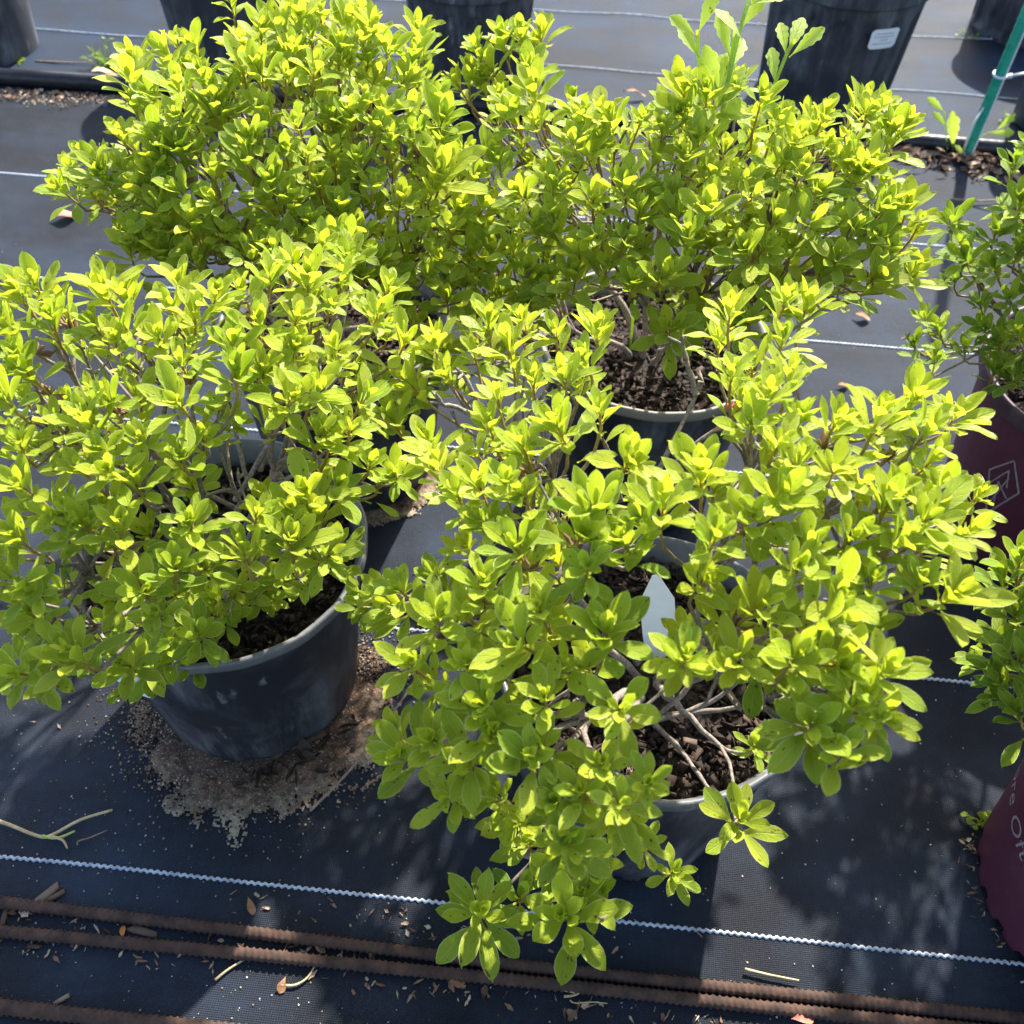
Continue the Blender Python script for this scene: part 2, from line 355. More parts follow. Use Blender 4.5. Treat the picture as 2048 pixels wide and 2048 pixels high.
# ------------------------------------------------------------------ pots
def lathe(profile, seg, center, mod=None, close=True):
    V = []; ang = np.linspace(0, 2*math.pi, seg, endpoint=False)
    for k, (r, z) in enumerate(profile):
        rr = np.full(seg, r, float); zz = np.full(seg, z, float)
        if mod is not None:
            dr, dz = mod(k, ang, r, z); rr = rr+dr; zz = zz+dz
        V.append(np.c_[center[0]+rr*np.cos(ang), center[1]+rr*np.sin(ang), zz+center[2]])
    V = np.vstack(V); n = len(profile)
    F = np.array([(i*seg+j, i*seg+(j+1) % seg, (i+1)*seg+(j+1) % seg, (i+1)*seg+j) for i in range(n-1) for j in range(seg)])
    return V, F
def chips(cx, cy, z, rad, n, size, seed, rmin=0.0):
    g = Geo(); r_ = np.random.default_rng(seed)
    q = np.array([(-1, -1, -1), (1, -1, -1), (1, 1, -1), (-1, 1, -1), (-1, -1, 1), (1, -1, 1), (1, 1, 1), (-1, 1, 1)], float)
    f = np.array([(0, 3, 2, 1), (4, 5, 6, 7), (0, 1, 5, 4), (1, 2, 6, 5), (2, 3, 7, 6), (3, 0, 4, 7)])
    for i in range(n):
        a = r_.uniform(0, 2*math.pi); d = math.sqrt(r_.uniform(rmin**2, 1))*rad
        s = size*(.25+r_.beta(1.2, 3.2)*1.5); dims = np.array([s, s*r_.uniform(.22, .65), s*r_.uniform(.03, .10)])
        v = q*dims*(1+r_.uniform(-.35, .25, (8, 3)))
        M = np.array(Matrix.Rotation(r_.uniform(0, 6.28), 3, 'Z') @ Matrix.Rotation(r_.normal(0, .6), 3, 'X') @ Matrix.Rotation(r_.normal(0, .6), 3, 'Y'))
        tone = min(1, max(0, r_.beta(1.0, 2.3)))
        g.add(v @ M.T+np.array([cx+d*math.cos(a), cy+d*math.sin(a), z+r_.uniform(-.001, .007)]), f, np.full(8, tone))
    return g.mesh('bark_mulch', smooth=False)
def pot(name, cx, cy, rt, rb, h, label, group, body, rim, flutes=0, soil_drop=.03, seed=0, mulch=330, z0=.0015, scallop=0, lip=.020):
    T = thing(name, label, 'pot', (cx, cy, z0), group)
    seg = 192 if flutes else 144
    lipr = .0055; zs = np.r_[np.linspace(0, .012, 4), np.linspace(.02, h-lip, 26)]
    prof = [(rb-.006, .0)]+[(rb+(rt-lipr-rb)*(z/h), z) for z in zs]
    nb = len(prof)
    def mod(k, a, r, z):
        dr = np.zeros_like(a); dz = np.zeros_like(a)
        if scallop and z < .012:
            sc = np.clip(np.sin(a*scallop), 0, 1)**.6; dz = sc*.010*(1-z/.012); dr = -sc*.004*(1-z/.012)
        if flutes:
            ph = (a*flutes/(2*math.pi)) % 1.0-.5
            top = h-lip-.022-.03*(ph/.36)**2*1.0
            ins = (np.abs(ph) < .36) & (z < top) & (z > .015)
            edgef = np.clip((.36-np.abs(ph))/.08, 0, 1)*np.clip((top-z)/.008, 0, 1)
            dr = dr-.008*edgef*ins
        dr = dr+.0012*np.sin(a*2+seed)*(z/h)+.0010*np.sin(a*3+seed*2)*(z/h)
        return dr, dz
    V, F = lathe(prof, seg, (cx, cy, z0), mod)
    inner = [(rt-lipr-.0025, h-.004), (rt-lipr-.004, h-soil_drop-.012)]
    part('wall', mesh('pot_wall', V, F), body, T)
    # rolled rim
    pr = [(rb+(rt-lipr-rb)*((h-lip)/h)-.0025, h-lip-.0005), (rt-.0008, h-lip), (rt, h-lip+.003), (rt+.0004, h-.004), (rt-.0004, h-.0008), (rt-.0022, h), (rt-.0046, h-.0008), (rt-.0062, h-.004), (min(rt-.0075, rb+(rt-lipr-rb)*((h-lip)/h)-.004), h-lip), (rb+(rt-lipr-rb)*((h-soil_drop-.015)/h)-.006, h-soil_drop-.015)]
    modr = lambda k, a, r, z: (.0012*np.sin(a*2+seed)+.0010*np.sin(a*3+seed*2)+.0004*np.sin(a*17+seed), .0011*np.sin(a*2+1+seed)+.0005*np.sin(a*5+seed))
    V, F = lathe(pr, seg, (cx, cy, z0), modr)
    part('rim', mesh('pot_rim', V, F), rim, T)
    zs_ = z0+h-soil_drop
    pr = [(rb+(rt-lipr-rb)*((h-soil_drop-.004)/h)-.003, zs_-.004), (rt*.6, zs_), (rt*.25, zs_+.006), (.002, zs_+.008)]
    V, F = lathe(pr, 48, (cx, cy, 0), lambda k, a, r, z: (0*a, .003*np.sin(a*3+k*2+seed)))
    part('soil', mesh('pot_soil', V, F), M_SOIL, T)
    pr = [(.002, .004), (rb-.006, .004)]
    V, F = lathe(pr, 48, (cx, cy, z0)); part('base', mesh('pot_base', V, F), body, T)
    if mulch: part('bark_mulch', chips(cx, cy, zs_+.002, rt-.017, int(mulch*5), .0060, seed+3), M_CHIP, T, kind='stuff')
    return T
G_FRONT = 'black nursery pots of the lit azaleas'; G_BACK = 'black nursery pots standing on the rear cloth'; G_PURP = 'purple nursery pots along the side'
PA, PB, PC, PD, PE, PF = (.105, .455), (-.305, .535), (.105, .898), (-.27, .885), (.633, .88), (.572, .378)
pot('nursery_pot', *PA, .137, .108, .235, 'black nursery pot of the large front azalea, soil showing at its open side', G_FRONT, M_POT, M_RIM, seed=1, lip=.013, mulch=520, scallop=22)
potB = pot('nursery_pot', *PB, .139, .108, .235, 'scuffed black nursery pot with worn grey rim, sand heaped round its base', G_FRONT, M_POT, M_RIM, seed=2, lip=.013, mulch=520, scallop=22)
pot('nursery_pot', *PC, .137, .108, .235, 'black nursery pot with dusty beige rim behind the front azalea', G_FRONT, M_POT, M_RIM_DUSTY, seed=3, lip=.013, mulch=420)
pot('nursery_pot', *PD, .137, .108, .235, 'black nursery pot mostly hidden between two azaleas, behind the scuffed pot', G_FRONT, M_POT, M_RIM, seed=4)
potE = pot('nursery_pot', *PE, .150, .118, .240, 'purple nursery pot with a diamond emblem, farther of the two', G_PURP, M_PURPLE, M_PURPLE_RIM, seed=5)
potF = pot('nursery_pot', *PF, .150, .118, .240, 'purple nursery pot with pale script lettering, nearer of the two', G_PURP, M_PURPLE, M_PURPLE_RIM, seed=6, scallop=24)
zr = .011
pot('nursery_pot', .505, 2.085, .160, .135, .266, 'large fluted black pot with a white sticker', G_BACK, M_POT_OLD, M_POT_OLD, flutes=16, seed=7, z0=zr, lip=.042)
pot('nursery_pot', -.246, 1.995, .137, .110, .230, 'fluted black pot with small leaves over its rim, top centre', G_BACK, M_POT_OLD, M_POT_OLD, flutes=16, seed=8, z0=zr)
pot('nursery_pot', -.765, 2.03, .142, .115, .250, 'streaked fluted black pot behind the back left azalea', G_BACK, M_POT_OLD, M_POT_OLD, flutes=18, seed=9, z0=zr)
pot('nursery_pot', -1.315, 2.0, .142, .115, .250, 'worn black pot cut off by the top left corner', G_BACK, M_POT_OLD, M_POT_OLD, flutes=0, seed=10, z0=zr)
pot('nursery_pot', 1.045, 2.50, .145, .125, .250, 'black pot behind the green stake at the top right corner', G_BACK, M_POT_OLD, M_POT_OLD, flutes=14, seed=11, z0=zr)
pot('nursery_pot', 1.015, 2.01, .142, .115, .250, 'black pot with a wire loop at the right edge beside the green stake', G_BACK, M_POT_OLD, M_POT_OLD, flutes=0, seed=12, z0=zr)

# sticker on the large rear pot
def on_pot(cx, cy, rt, rb, h, ang, z, out=.0008, z0=.0015):
    r = rb+(rt-.0055-rb)*(z/h)+out
    return np.array([cx+r*math.cos(ang), cy+r*math.sin(ang), z0+z])
def curved_patch(pp, a0, a1, zlo, zhi, out, corner=.15, n=10, skew=0):
    V = []; F = []
    nu = 12; nv = 6
    for i in range(nu+1):
        u = i/nu; e = min(u, 1-u)*2; sh = 1.0
        rr = corner; x = min(u, 1-u)/rr
        ins = (1-math.sqrt(max(0, 1-(1-min(1, x))**2)))*rr*.9
        for j in range(nv+1):
            v = ins+(1-2*ins)*j/nv
            V.append(on_pot(*pp, a0+(a1-a0)*u+skew*(v-.5), zlo+(zhi-zlo)*v, out))
    for i in range(nu):
        for j in range(nv): a = i*(nv+1)+j; F.append((a, a+nv+1, a+nv+2, a+1))
    return np.array(V), np.array(F)
ppG = (.505, 2.085, .160, .135, .266)
d = at(1763, 72, .17)-np.array([.505, 2.085, 0]); aG = -math.pi/2+.40
V, F = curved_patch(ppG, aG-.20, aG+.20, .150, .188, .0045)
V[:, 2] += zr
st = single('sticker', mesh('sticker', V, F), M_WHITE, 'white rounded sticker on the large fluted black pot', 'sticker')
for k, (z, a, b_) in enumerate(((.178, -.13, .12), (.172, -.15, .14), (.166, -.06, .05), (.159, -.15, .15))):
    V, F = curved_patch(ppG, aG+a, aG+b_, z, z+.0022, .0052, .02); V[:, 2] += zr
    part('print_line', mesh('print_line', V, F), M_GREY_PRINT, st)

# lettering round purple pot F (seen side on) : pale script
def text_on_pot(txt, pp, start_ang, z, size, parent, name='lettering'):
    cu = bpy.data.curves.new('lettering', 'FONT'); cu.body = txt; cu.size = size; cu.shear = .28; cu.offset = .0; cu.resolution_u = 3; cu.space_character = 1.05
    o = bpy.data.objects.new('tmp_text', cu); COL.objects.link(o)
    dg = bpy.context.evaluated_depsgraph_get(); me = bpy.data.meshes.new_from_object(o.evaluated_get(dg)); bpy.data.objects.remove(o)
    r0 = pp[3]
    for v in me.vertices:
        a = start_ang+v.co.x/(pp[2]*.95); p = on_pot(*pp, a, z+v.co.y, .0006); v.co = Vector([float(q) for q in p])
    return part(name, me, M_EMBOSS, parent)
ppF = (PF[0], PF[1], .150, .118, .240)
text_on_pot('more Often', ppF, math.pi-.74, .108, .031, potF)
ppE = (PE[0], PE[1], .150, .118, .240)
def stroke(pp, pts, wid, parent, name='emblem_stroke'):
    P = [on_pot(*pp, a, z, .0006) for a, z in pts]
    V, F = tube(np.array(P), wid, 5, caps=False); return part(name, mesh('emblem_stroke', V, F), M_EMBOSS, parent)
aE = math.pi+.62; zc = .130
dia = [(0, .045), (.16, .008), (0, -.052), (-.16, .008)]
seg_ = lambda a, b, n=8: [(aE+a[0]+(b[0]-a[0])*i/n, zc+a[1]+(b[1]-a[1])*i/n) for i in range(n+1)]
for i in range(4): stroke(ppE, seg_(dia[i], dia[(i+1) % 4]), .0011, potE)
stroke(ppE, seg_((-.10, -.006), (.0, .028))+seg_((.0, .028), (.05, .004)), .0009, potE)
stroke(ppE, seg_((-.02, -.030), (.03, .020)), .0009, potE)
stroke(ppE, seg_((.09, -.010), (-.04, .004))+seg_((-.04, .004), (.02, -.032)), .0009, potE)

# ------------------------------------------------------------------ leaves
ST = np.array([0, .06, .16, .28, .41, .54, .67, .79, .89, .96, 1.0])
WD = np.array([.05, .075, .19, .40, .64, .86, 1.0, .97, .74, .40, .0])
def leaf_shape(width, fold, curl, cup, twist, wav, acute):
    V = []; UV = []
    wd = WD.copy(); wd[6:] *= np.array([1, 1-.05*acute, 1-.18*acute, 1-.25*acute, 1])
    for i, (s, wq) in enumerate(zip(ST, wd)):
        hw = wq*width
        y = s; z = -curl*s*s+.04*math.sin(s*5)*wav
        for u in (-1, 0, 1):
            x = u*hw; zz = z+abs(u)*hw*fold-cup*abs(u)*(hw*hw)*2+(wav*.035*math.sin(s*9+u*2) if u else 0)
            tw = twist*s; V.append((x*math.cos(tw)-(zz-z)*math.sin(tw), y*(1-.12*abs(curl)), z+x*math.sin(tw)+(zz-z)*math.cos(tw)))
            UV.append((.5+.5*u, s))
    F = []
    for i in range(len(ST)-1):
        for j in range(2): a = i*3+j; F.append((a, a+1, a+4, a+3))
    return np.array(V), np.array(F), np.array(UV)
NVAR = 14; SHAPES = []
for k in range(NVAR):
    SHAPES.append(leaf_shape(rng.uniform(.124, .176), rng.uniform(.15, .70), rng.uniform(-.10, .24), rng.uniform(0, .5), rng.uniform(-.25, .25), rng.uniform(0, 1), rng.uniform(0, 1)))
LF = SHAPES[0][1]
_cache = {}
def leaf_mesh(k, tint, mat):
    tq = min(5, int(tint*6)); key = (k, tq, mat.name)
    if key not in _cache:
        V, F, UV = SHAPES[k]
        me = mesh('leaf', V, F, uvs=UV, attrs={'tint': np.full(len(V), (tq+.5)/6+.013*k-.09 if tq else .02+.006*k)}); me.materials.append(mat); _cache[key] = me
    return _cache[key]

def unit(v): return v/(np.linalg.norm(v)+1e-9)
def rosette(p, axis, s, nl, tone, out, r_, extra=2, front=1.0):
    spread = 1.35 if front > 1.2 else 1.0
    """adds leaves (origin, 3x3 frame, length, shape, tint, weight)"""
    axis = unit(axis); ref = np.array([.3, .5, .8]); 
    if abs(ref @ axis) > .9: ref = np.array([1., 0, 0])
    e1 = unit(np.cross(axis, ref)); e2 = np.cross(axis, e1); ph = r_.uniform(0, 6.28)
    for i in range(nl+extra):
        q = i/(nl-1) if i < nl else 1.0
        ang = ph+i*2.39996+r_.normal(0, .18)
        th = R(8)+R(42)*spread*q**1.05+r_.normal(0, R(9)) if i < nl else R(55)+r_.normal(0, R(14))
        L = s*(.50+.50*min(1, q*1.6))*r_.uniform(.80, 1.15)
        back = .42*s*q if i < nl else s*r_.uniform(.5, 1.1)
        rad = e1*math.cos(ang)+e2*math.sin(ang)
        d = unit(axis*math.cos(th)+rad*math.sin(th)+np.array([0, 0, -.04*q])+r_.normal(0, .05, 3))
        nrm = unit(axis*math.sin(th)-rad*math.cos(th)+np.array([0, 0, .18])+np.array(sdir)*.08)
        x = unit(np.cross(d, nrm)); nrm = np.cross(x, d)
        o = p-axis*back+d*s*.05
        tint = np.clip(tone+.26*q+r_.normal(0, .13)+.02, 0.01, .99)
        out.append((o, np.column_stack([x, d, nrm]), L, int(r_.integers(NVAR)), float(tint), front))

def kmeans(P, k, r_):
    k = min(k, len(P)); c = P[r_.choice(len(P), k, replace=False)]
    for _ in range(12):
        l = np.argmin(((P[:, None]-c[None])**2).sum(2), 1)
        for j in range(k):
            if (l == j).any(): c[j] = P[l == j].mean(0)
    return l, c

def inpoly(x, y, P):
    c = False; n = len(P); j = n-1
    for i in range(n):
        if (P[i][1] > y) != (P[j][1] > y) and x < (P[j][0]-P[i][0])*(y-P[i][1])/(P[j][1]-P[i][1])+P[i][0]: c = not c
        j = i
    return c
def dome_point(px, py, ec, er, deep=0.0):
    """point where the sight line meets the crown's dome (or passes closest to it), pushed inwards by deep"""
    o = (CPOS-ec)/er; d = ray(px, py)/er; A = d@d; B = o@d; Cc = o@o-1; disc = B*B-A*Cc
    tm = -B/A
    if disc <= 0: return CPOS+ray(px, py)*tm
    h = math.sqrt(disc)/A; return CPOS+ray(px, py)*(tm-h+deep*h)

def shrub(name, label, group, base, ec, er, tips_px, poly, holes, spacing, size, mat, tone, seed, nfill, nback, stems=7, bare=(), back=None, dried=6, keep=300, lean=(.52, .95), zmin=.225, wid=1.0):
    r_ = np.random.default_rng(seed); ec = np.array(ec); er = np.array(er)
    bz = np.array([base[0], base[1], .205]); T = thing(name, label, 'shrub', bz, group)
    tips = []   # (pos, axis, size, front weight)
    def axis_at(p):
        o = unit((p-ec)/er**1.3*np.array([1, 1, .6])); return unit(o*lean[0]+np.array([0, 0, lean[1]])+r_.normal(0, .20, 3))
    used = []
    for h in tips_px:
        px, py = h[0], h[1]; p = dome_point(px, py, ec, er, r_.uniform(0, .10)) if len(h) < 4 else at(px, py, h[3])
        p[2] = max(p[2], zmin)
        sz = size*(h[2] if len(h) > 2 else r_.uniform(.72, 1.2)); ax = axis_at(p) if len(h) < 4 else unit(np.array([0, 0, .65])+unit(CPOS-p)*.85+r_.normal(0, .12, 3)); tips.append((p, ax, sz, 1.0 if len(h) < 4 else 1.3)); used.append((px, py, 0))
    pa = np.array(poly); lo, hi = pa.min(0), pa.max(0); n = 0; tries = 0
    while n < nfill and tries < 20000:
        tries += 1; px, py = r_.uniform(lo[0], hi[0]), r_.uniform(lo[1], hi[1])
        if not inpoly(px, py, poly) or any(inpoly(px, py, hh) for hh in holes): continue
        deep = r_.choice([0.0, .25, .5])+r_.uniform(0, .2); lay = 0 if deep < .22 else (1 if deep < .5 else 2)
        if any((px-a)**2+(py-b)**2 < (spacing*(1.0 if l == lay else .45))**2 for a, b, l in used): continue
        p = dome_point(px, py, ec, er, deep)
        if p[2] < zmin+.005: continue
        tips.append((p, axis_at(p), size*r_.uniform(.65, 1.12), .6-.25*deep)); used.append((px, py, lay)); n += 1
    for _ in range(nback):     # side of the crown turned away; a back dome enlarges it for shade
        v = unit(r_.normal(0, 1, 3)); v[2] = abs(v[2])*.9-.1; v[1] = abs(v[1]) if nback < 60 and r_.uniform() < .8 else v[1]
        bc, br = (ec, er) if back is None else (np.array(back[0]), np.array(back[1]))
        p = bc+br*unit(v)*r_.uniform(.6, .98)
        q = proj(p)
        if any(inpoly(q[0], q[1], hh) for hh in holes) or not inpoly(q[0], q[1], poly) and 0 < q[0] < 2048 and 0 < q[1] < 2048: continue
        tips.append((p, axis_at(p), size*r_.uniform(.8, 1.05), .15))
    P = np.array([t[0] for t in tips]); leaves = []
    for p, a, s, fr in tips:
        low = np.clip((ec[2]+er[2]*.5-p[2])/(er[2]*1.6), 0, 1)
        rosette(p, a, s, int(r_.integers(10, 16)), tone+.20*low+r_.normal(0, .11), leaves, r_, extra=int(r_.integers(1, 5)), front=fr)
    leaves = [(o, M*np.array([wid, 1, 1]), L, k, tint, fr) for o, M, L, k, tint, fr in leaves]
    # ---- woody frame: stems > branches > twigs, one mesh for each main stem
    lab, cen = kmeans(P, stems, r_)
    for j in range(len(cen)):
        idx = np.where(lab == j)[0]
        if len(idx) == 0: continue
        g = Geo(); c1 = cen[j]; b0 = bz+np.array([*(unit(c1[:2]-bz[:2])*r_.uniform(.005, .028)), 0.0])
        p1 = b0+(c1-b0)*r_.uniform(.42, .55)+np.array([0, 0, -.012])+r_.normal(0, .008, 3); p1[2] = max(p1[2], bz[2]+.03)
        d1 = unit(c1-p1); path = bez(b0, np.array([*(c1[:2]-b0[:2])*.12, .05]), p1, d1*.04, 9); path[1:-1] += r_.normal(0, .0016, (7, 3))
        V, F = tube(path, np.linspace(.0040, .0028, 9)*r_.uniform(.85, 1.15), 8, caps=False); g.add(V, F, np.zeros(len(V)))
        l2, c2 = kmeans(P[idx], max(2, len(idx)//5), r_)
        for k in range(len(c2)):
            ii = idx[l2 == k]
            if len(ii) == 0: continue
            p2 = p1+(c2[k]-p1)*r_.uniform(.5, .68)+r_.normal(0, .006, 3)-np.array([0, 0, .010])
            p2[2] = max(p2[2], bz[2]+.01)
            d2 = unit(c2[k]-p2+np.array([0, 0, .01])); path = bez(p1, d1*np.linalg.norm(p2-p1)*.35, p2, d2*np.linalg.norm(p2-p1)*.3, 7); path[1:-1] += r_.normal(0, .0014, (5, 3))
            V, F = tube(path, np.linspace(.0029, .0019, 7), 7, caps=False); g.add(V, F, np.full(len(V), .15))
            for i in ii:
                p, a, s, fr = tips[i]; dd = np.linalg.norm(p-p2)
                q = p-a*s*.55; path = np.vstack([bez(p2, d2*dd*.3, q, a*dd*.25, 6), p[None]]); path[1:-2] += r_.normal(0, .0010, (4, 3))
                V, F = tube(path, np.array([.0017, .0016, .0014, .0013, .0012, .0011, .0007]), 5, caps=False)
                g.add(V, F, np.repeat(np.array([.2, .25, .32, .45, .65, .9, 1.0]), 5))
                if r_.uniform() < .33:      # a dead side twig
                    st_ = path[int(r_.integers(2, 5))]; dd_ = unit(a+r_.normal(0, .55, 3)); ln = r_.uniform(.018, .05)
                    pp = np.array([st_, st_+dd_*ln*.5+r_.normal(0, .002, 3), st_+dd_*ln+r_.normal(0, .003, 3)]); V, F = tube(pp, np.array([.0013, .0011, .0008]), 5, caps=False); g.add(V, F, np.full(len(V), .1))
                    for _k in range(2):
                        d3 = unit(dd_+r_.normal(0, .7, 3)); V, F = tube(np.array([pp[-1], pp[-1]+d3*.004, pp[-1]+d3*.008]), np.array([.0009, .0013, .0004]), 5, caps=False); g.add(V, F, np.full(len(V), .05))
        part('branch', g.mesh('branch'), M_BARK, T)
    for bt in bare:      # grey bare wood with dead tips
        pp = np.array([at(*q) for q in bt]); path = np.vstack([bez(pp[i], (pp[i+1]-pp[max(i-1, 0)])/6, pp[i+1], (pp[min(i+2, len(pp)-1)]-pp[i])/6, 6)[: None if i == len(pp)-2 else -1] for i in range(len(pp)-1)])
        path[1:-1] += r_.normal(0, .0003, path[1:-1].shape); g = Geo(); rr_ = np.linspace(.0024, .0013, len(path)); rr_[::4] *= 1.22
        V, F = tube(path, rr_, 8, caps=False); g.add(V, F, np.zeros(len(V)))
        for k in range(3):
            d = unit(path[-1]-path[-3]+r_.normal(0, .6, 3)*np.linalg.norm(path[-1]-path[-3])); V, F = tube(np.array([path[-1], path[-1]+d*.006, path[-1]+d*r_.uniform(.008, .014)]), np.array([.0012, .0013, .0006]), 6, caps=False); g.add(V, F, np.zeros(len(V)))
        part('branch', g.mesh('bare_branch'), M_BARK, T)
    # ---- dried flower heads at old nodes
    if dried:
        for i in r_.choice(len(tips), dried, replace=False):
            p, a, s, fr = tips[i]; c = p-a*s*r_.uniform(.7, 1.0); g = Geo()
            for k in range(9):
                d = unit(a+r_.normal(0, .75, 3)); L = r_.uniform(.006, .015)
                V, F = tube(np.array([c, c+d*L*.6+r_.normal(0, .001, 3), c+d*L]), np.array([.0006, .0016, .0003]), 5, caps=False); g.add(V, F, np.full(len(V), r_.uniform(.1, .7)))
            part('dried_flower', g.mesh('dried_flower'), M_LITTER, T)
    # ---- leaves: the ones that show largest as parts, the rest as one part
    sc = []
    for o, M, L, k, tint, fr in leaves:
        c = o+M[:, 1]*L*.5; x, y, dz = proj(c); vis = 1.0 if (-10 < x < 2058 and -10 < y < 2058) else .02
        sc.append((L/dz)**2*(.25+abs(M[:, 2] @ unit(c-CPOS)))*fr*vis)
    order = np.argsort(-np.array(sc)); top = set(order[:keep].tolist())
    g = Geo(); tl = T.location
    for i, (o, M, L, k, tint, fr) in enumerate(leaves):
        if i in top:
            ob = bpy.data.objects.new('leaf', leaf_mesh(k, tint, mat)); COL.objects.link(ob); ob.parent = T
            m4 = Matrix([[float(M[r, c]*L) for c in range(3)]+[float(o[r]-tl[r])] for r in range(3)]+[[0, 0, 0, 1]])
            ob.matrix_local = m4
        else:
            V, F, UV = SHAPES[k]; g.add((V*L) @ M.T+o, F, np.full(len(V), tint), UV)
    if g.n: part('foliage', g.mesh('foliage'), mat, T, kind='stuff')
    return T

D_T = [(337,112),(261,159),(268,203),(301,192),(362,181),(409,152),(435,210),(485,134),(572,156),(630,138),(681,94),(565,72),(522,65),(464,181),(522,152),(536,225),(500,275),(428,225),(359,236),(312,275),(246,279),(395,301),(319,319),(362,308),(428,348),(529,254),(594,254),(572,312),(616,312),(496,319),(174,315),(123,380),(203,348),(217,370),(301,344),(319,362),(283,384),(362,384),(543,370),(634,370),(580,399),(667,308),(326,427),(391,453),(344,460),(275,471),(261,507),(326,507),(384,518),(446,464),(543,417),(616,442),(543,482),(723,83),(774,105),(742,62),(694,51),(847,101),(825,120),(810,159),(727,196),(767,225),(818,225),(876,203),(883,246),(702,239),(752,254),(781,279),(832,275),(883,290),(720,326),(745,377),(800,406),(883,348,1.6),(868,377),(716,471),(796,565),(845,470),(760,520),(680,420),(850,555),(800,610),(895,600),(830,650),(870,520),(720,560),(700,520),(930,570),(650,480),(590,480),(480,500),(930,300),(950,360),(920,420),(900,460),(965,420),(975,300),(940,510),(600,40),(640,30)]
D_P = [(225,170),(240,110),(310,90),(340,80),(420,110),(470,65),(500,40),(570,25),(650,20),(690,15),(760,40),(820,50),(870,70),(870,120),(900,190),(920,240),(950,290),(950,330),(900,380),(920,420),(940,470),(930,560),(900,610),(760,560),(620,500),(500,500),(420,540),(330,530),(250,505),(210,470),(240,430),(170,400),(120,380),(150,330),(150,290),(190,300),(240,250),(330,230),(240,205)]
C_T = [(1082,72),(1042,72),(1006,80),(963,174),(941,152),(1057,145),(1010,203),(1068,188),(1071,250),(1028,239),(999,326),(1107,377),(1031,449),(1075,456),(1042,391),(1107,438),(1165,239),(1198,232),(1223,246),(1151,290),(1173,312),(1187,402),(1281,246),(1325,261),(1368,185),(1158,507),(1202,478),(1252,485),(1267,572),(1325,554),(1358,435),(1368,308),(1310,326),(948,456),(905,529),(934,496),(1028,500),(1053,551),(988,507),(1370,315),(1366,230),(1413,194),(1522,203),(1587,283),(1649,232),(1696,297),(1732,232),(1757,217),(1804,261),(1783,268),(1602,348),(1674,326),(1714,348),(1732,337),(1507,391),(1547,442),(1631,384),(1660,453),(1710,460),(1757,427),(1783,402),(1812,420),(1616,449),(1457,460),(1486,370),(1417,427),(1377,522),(1493,507),(1775,514),(1747,558),(1819,554),(1674,518),(1560,330),(1450,300),(1250,380),(1110,600),(1340,660),(1430,640),(960,610),(1000,590),(1060,610),(940,650),(1150,560),(1210,540),(920,620,.95,.30),(960,680,.95,.28),(1010,650,.95,.29),(885,700,.95,.30),(1050,670,.9,.27),(900,750,.9,.28),(850,720,.95,.3),(990,720,.9,.27)]
C_P = [(900,170),(890,130),(960,70),(1010,50),(1060,30),(1090,20),(1110,40),(1105,110),(1090,260),(1150,210),(1200,200),(1260,240),(1320,200),(1360,160),(1420,170),(1500,150),(1560,210),(1620,200),(1680,190),(1760,190),(1790,230),(1830,250),(1760,300),(1780,330),(1780,370),(1830,390),(1840,450),(1840,550),(1760,570),(1690,610),(1600,630),(1450,660),(1340,640),(1200,590),(1050,600),(950,580),(940,500),(900,400),(960,330),(1030,300)]
B_T = [(76,576),(36,590),(18,656),(105,645),(210,583),(254,598),(254,663),(188,645),(36,717),(54,746),(232,688),(391,634),(344,620),(319,678),(464,696),(489,590),(540,565),(587,533),(616,562),(518,656),(587,703),(594,638),(471,754),(580,801),(362,812),(217,801),(178,848),(203,902),(283,884),(406,880),(366,917),(275,967),(225,946),(47,975),(43,891),(116,1029),(163,1051),(380,1043),(514,1033),(576,1022),(616,993),(634,1036),(677,982),(667,739),(663,884),(670,699),(170,1054),(41,1083),(70,1186),(66,1232),(41,1348),(116,1290),(153,1315),(286,1315,1.25,.27),(290,1182),(319,1236),(398,1269,1.1,.28),(352,1137),(489,1108),(559,1157,1.1,.27),(584,1087),(658,1112),(381,1054),(244,1062),(694,490,.95,.47),(670,470,.9,.47),(778,580),(754,635),(809,690),(360,570),(500,520,1,.46),(430,600),(10,800),(15,1150),(730,800),(790,950),(740,930),(640,870),(700,860),(240,1170,1.0,.27),(330,1290,1.05,.26),(350,1190,1.0,.28),(430,1200,1.0,.27),(505,1120,1.0,.275),(640,1110,1.0,.27),(270,1240,.9,.27),(380,1140,1.0,.29),(200,1290,1.0,.26),(760,770,1,.33),(820,790,1,.31),(790,850,1,.3),(700,800,1,.33),(220,1255,1,.25),(300,1335,1,.245),(375,1305,1,.25),(450,1235,1,.255),(525,1185,1,.25),(600,1150,1,.26),(665,1095,1,.26),(120,1335,1,.25),(60,1300,1,.26),(470,1180,1,.27),(560,1110,1,.28)]
B_P = [(0,560),(60,530),(110,580),(160,530),(230,580),(300,610),(350,560),(420,570),(480,500),(560,500),(640,490),(700,480),(740,520),(810,560),(800,640),(760,690),(700,760),(720,830),(750,880),(800,920),(760,990),(690,1020),(690,1060),(690,1110),(640,1150),(560,1170),(470,1140),(440,1250),(350,1320),(290,1340),(190,1320),(80,1370),(0,1380)]
B_H = [[(560,830),(700,800),(690,960),(560,980)],[(430,1170),(560,1190),(600,1150),(690,1140),(560,1260),(440,1290)]]
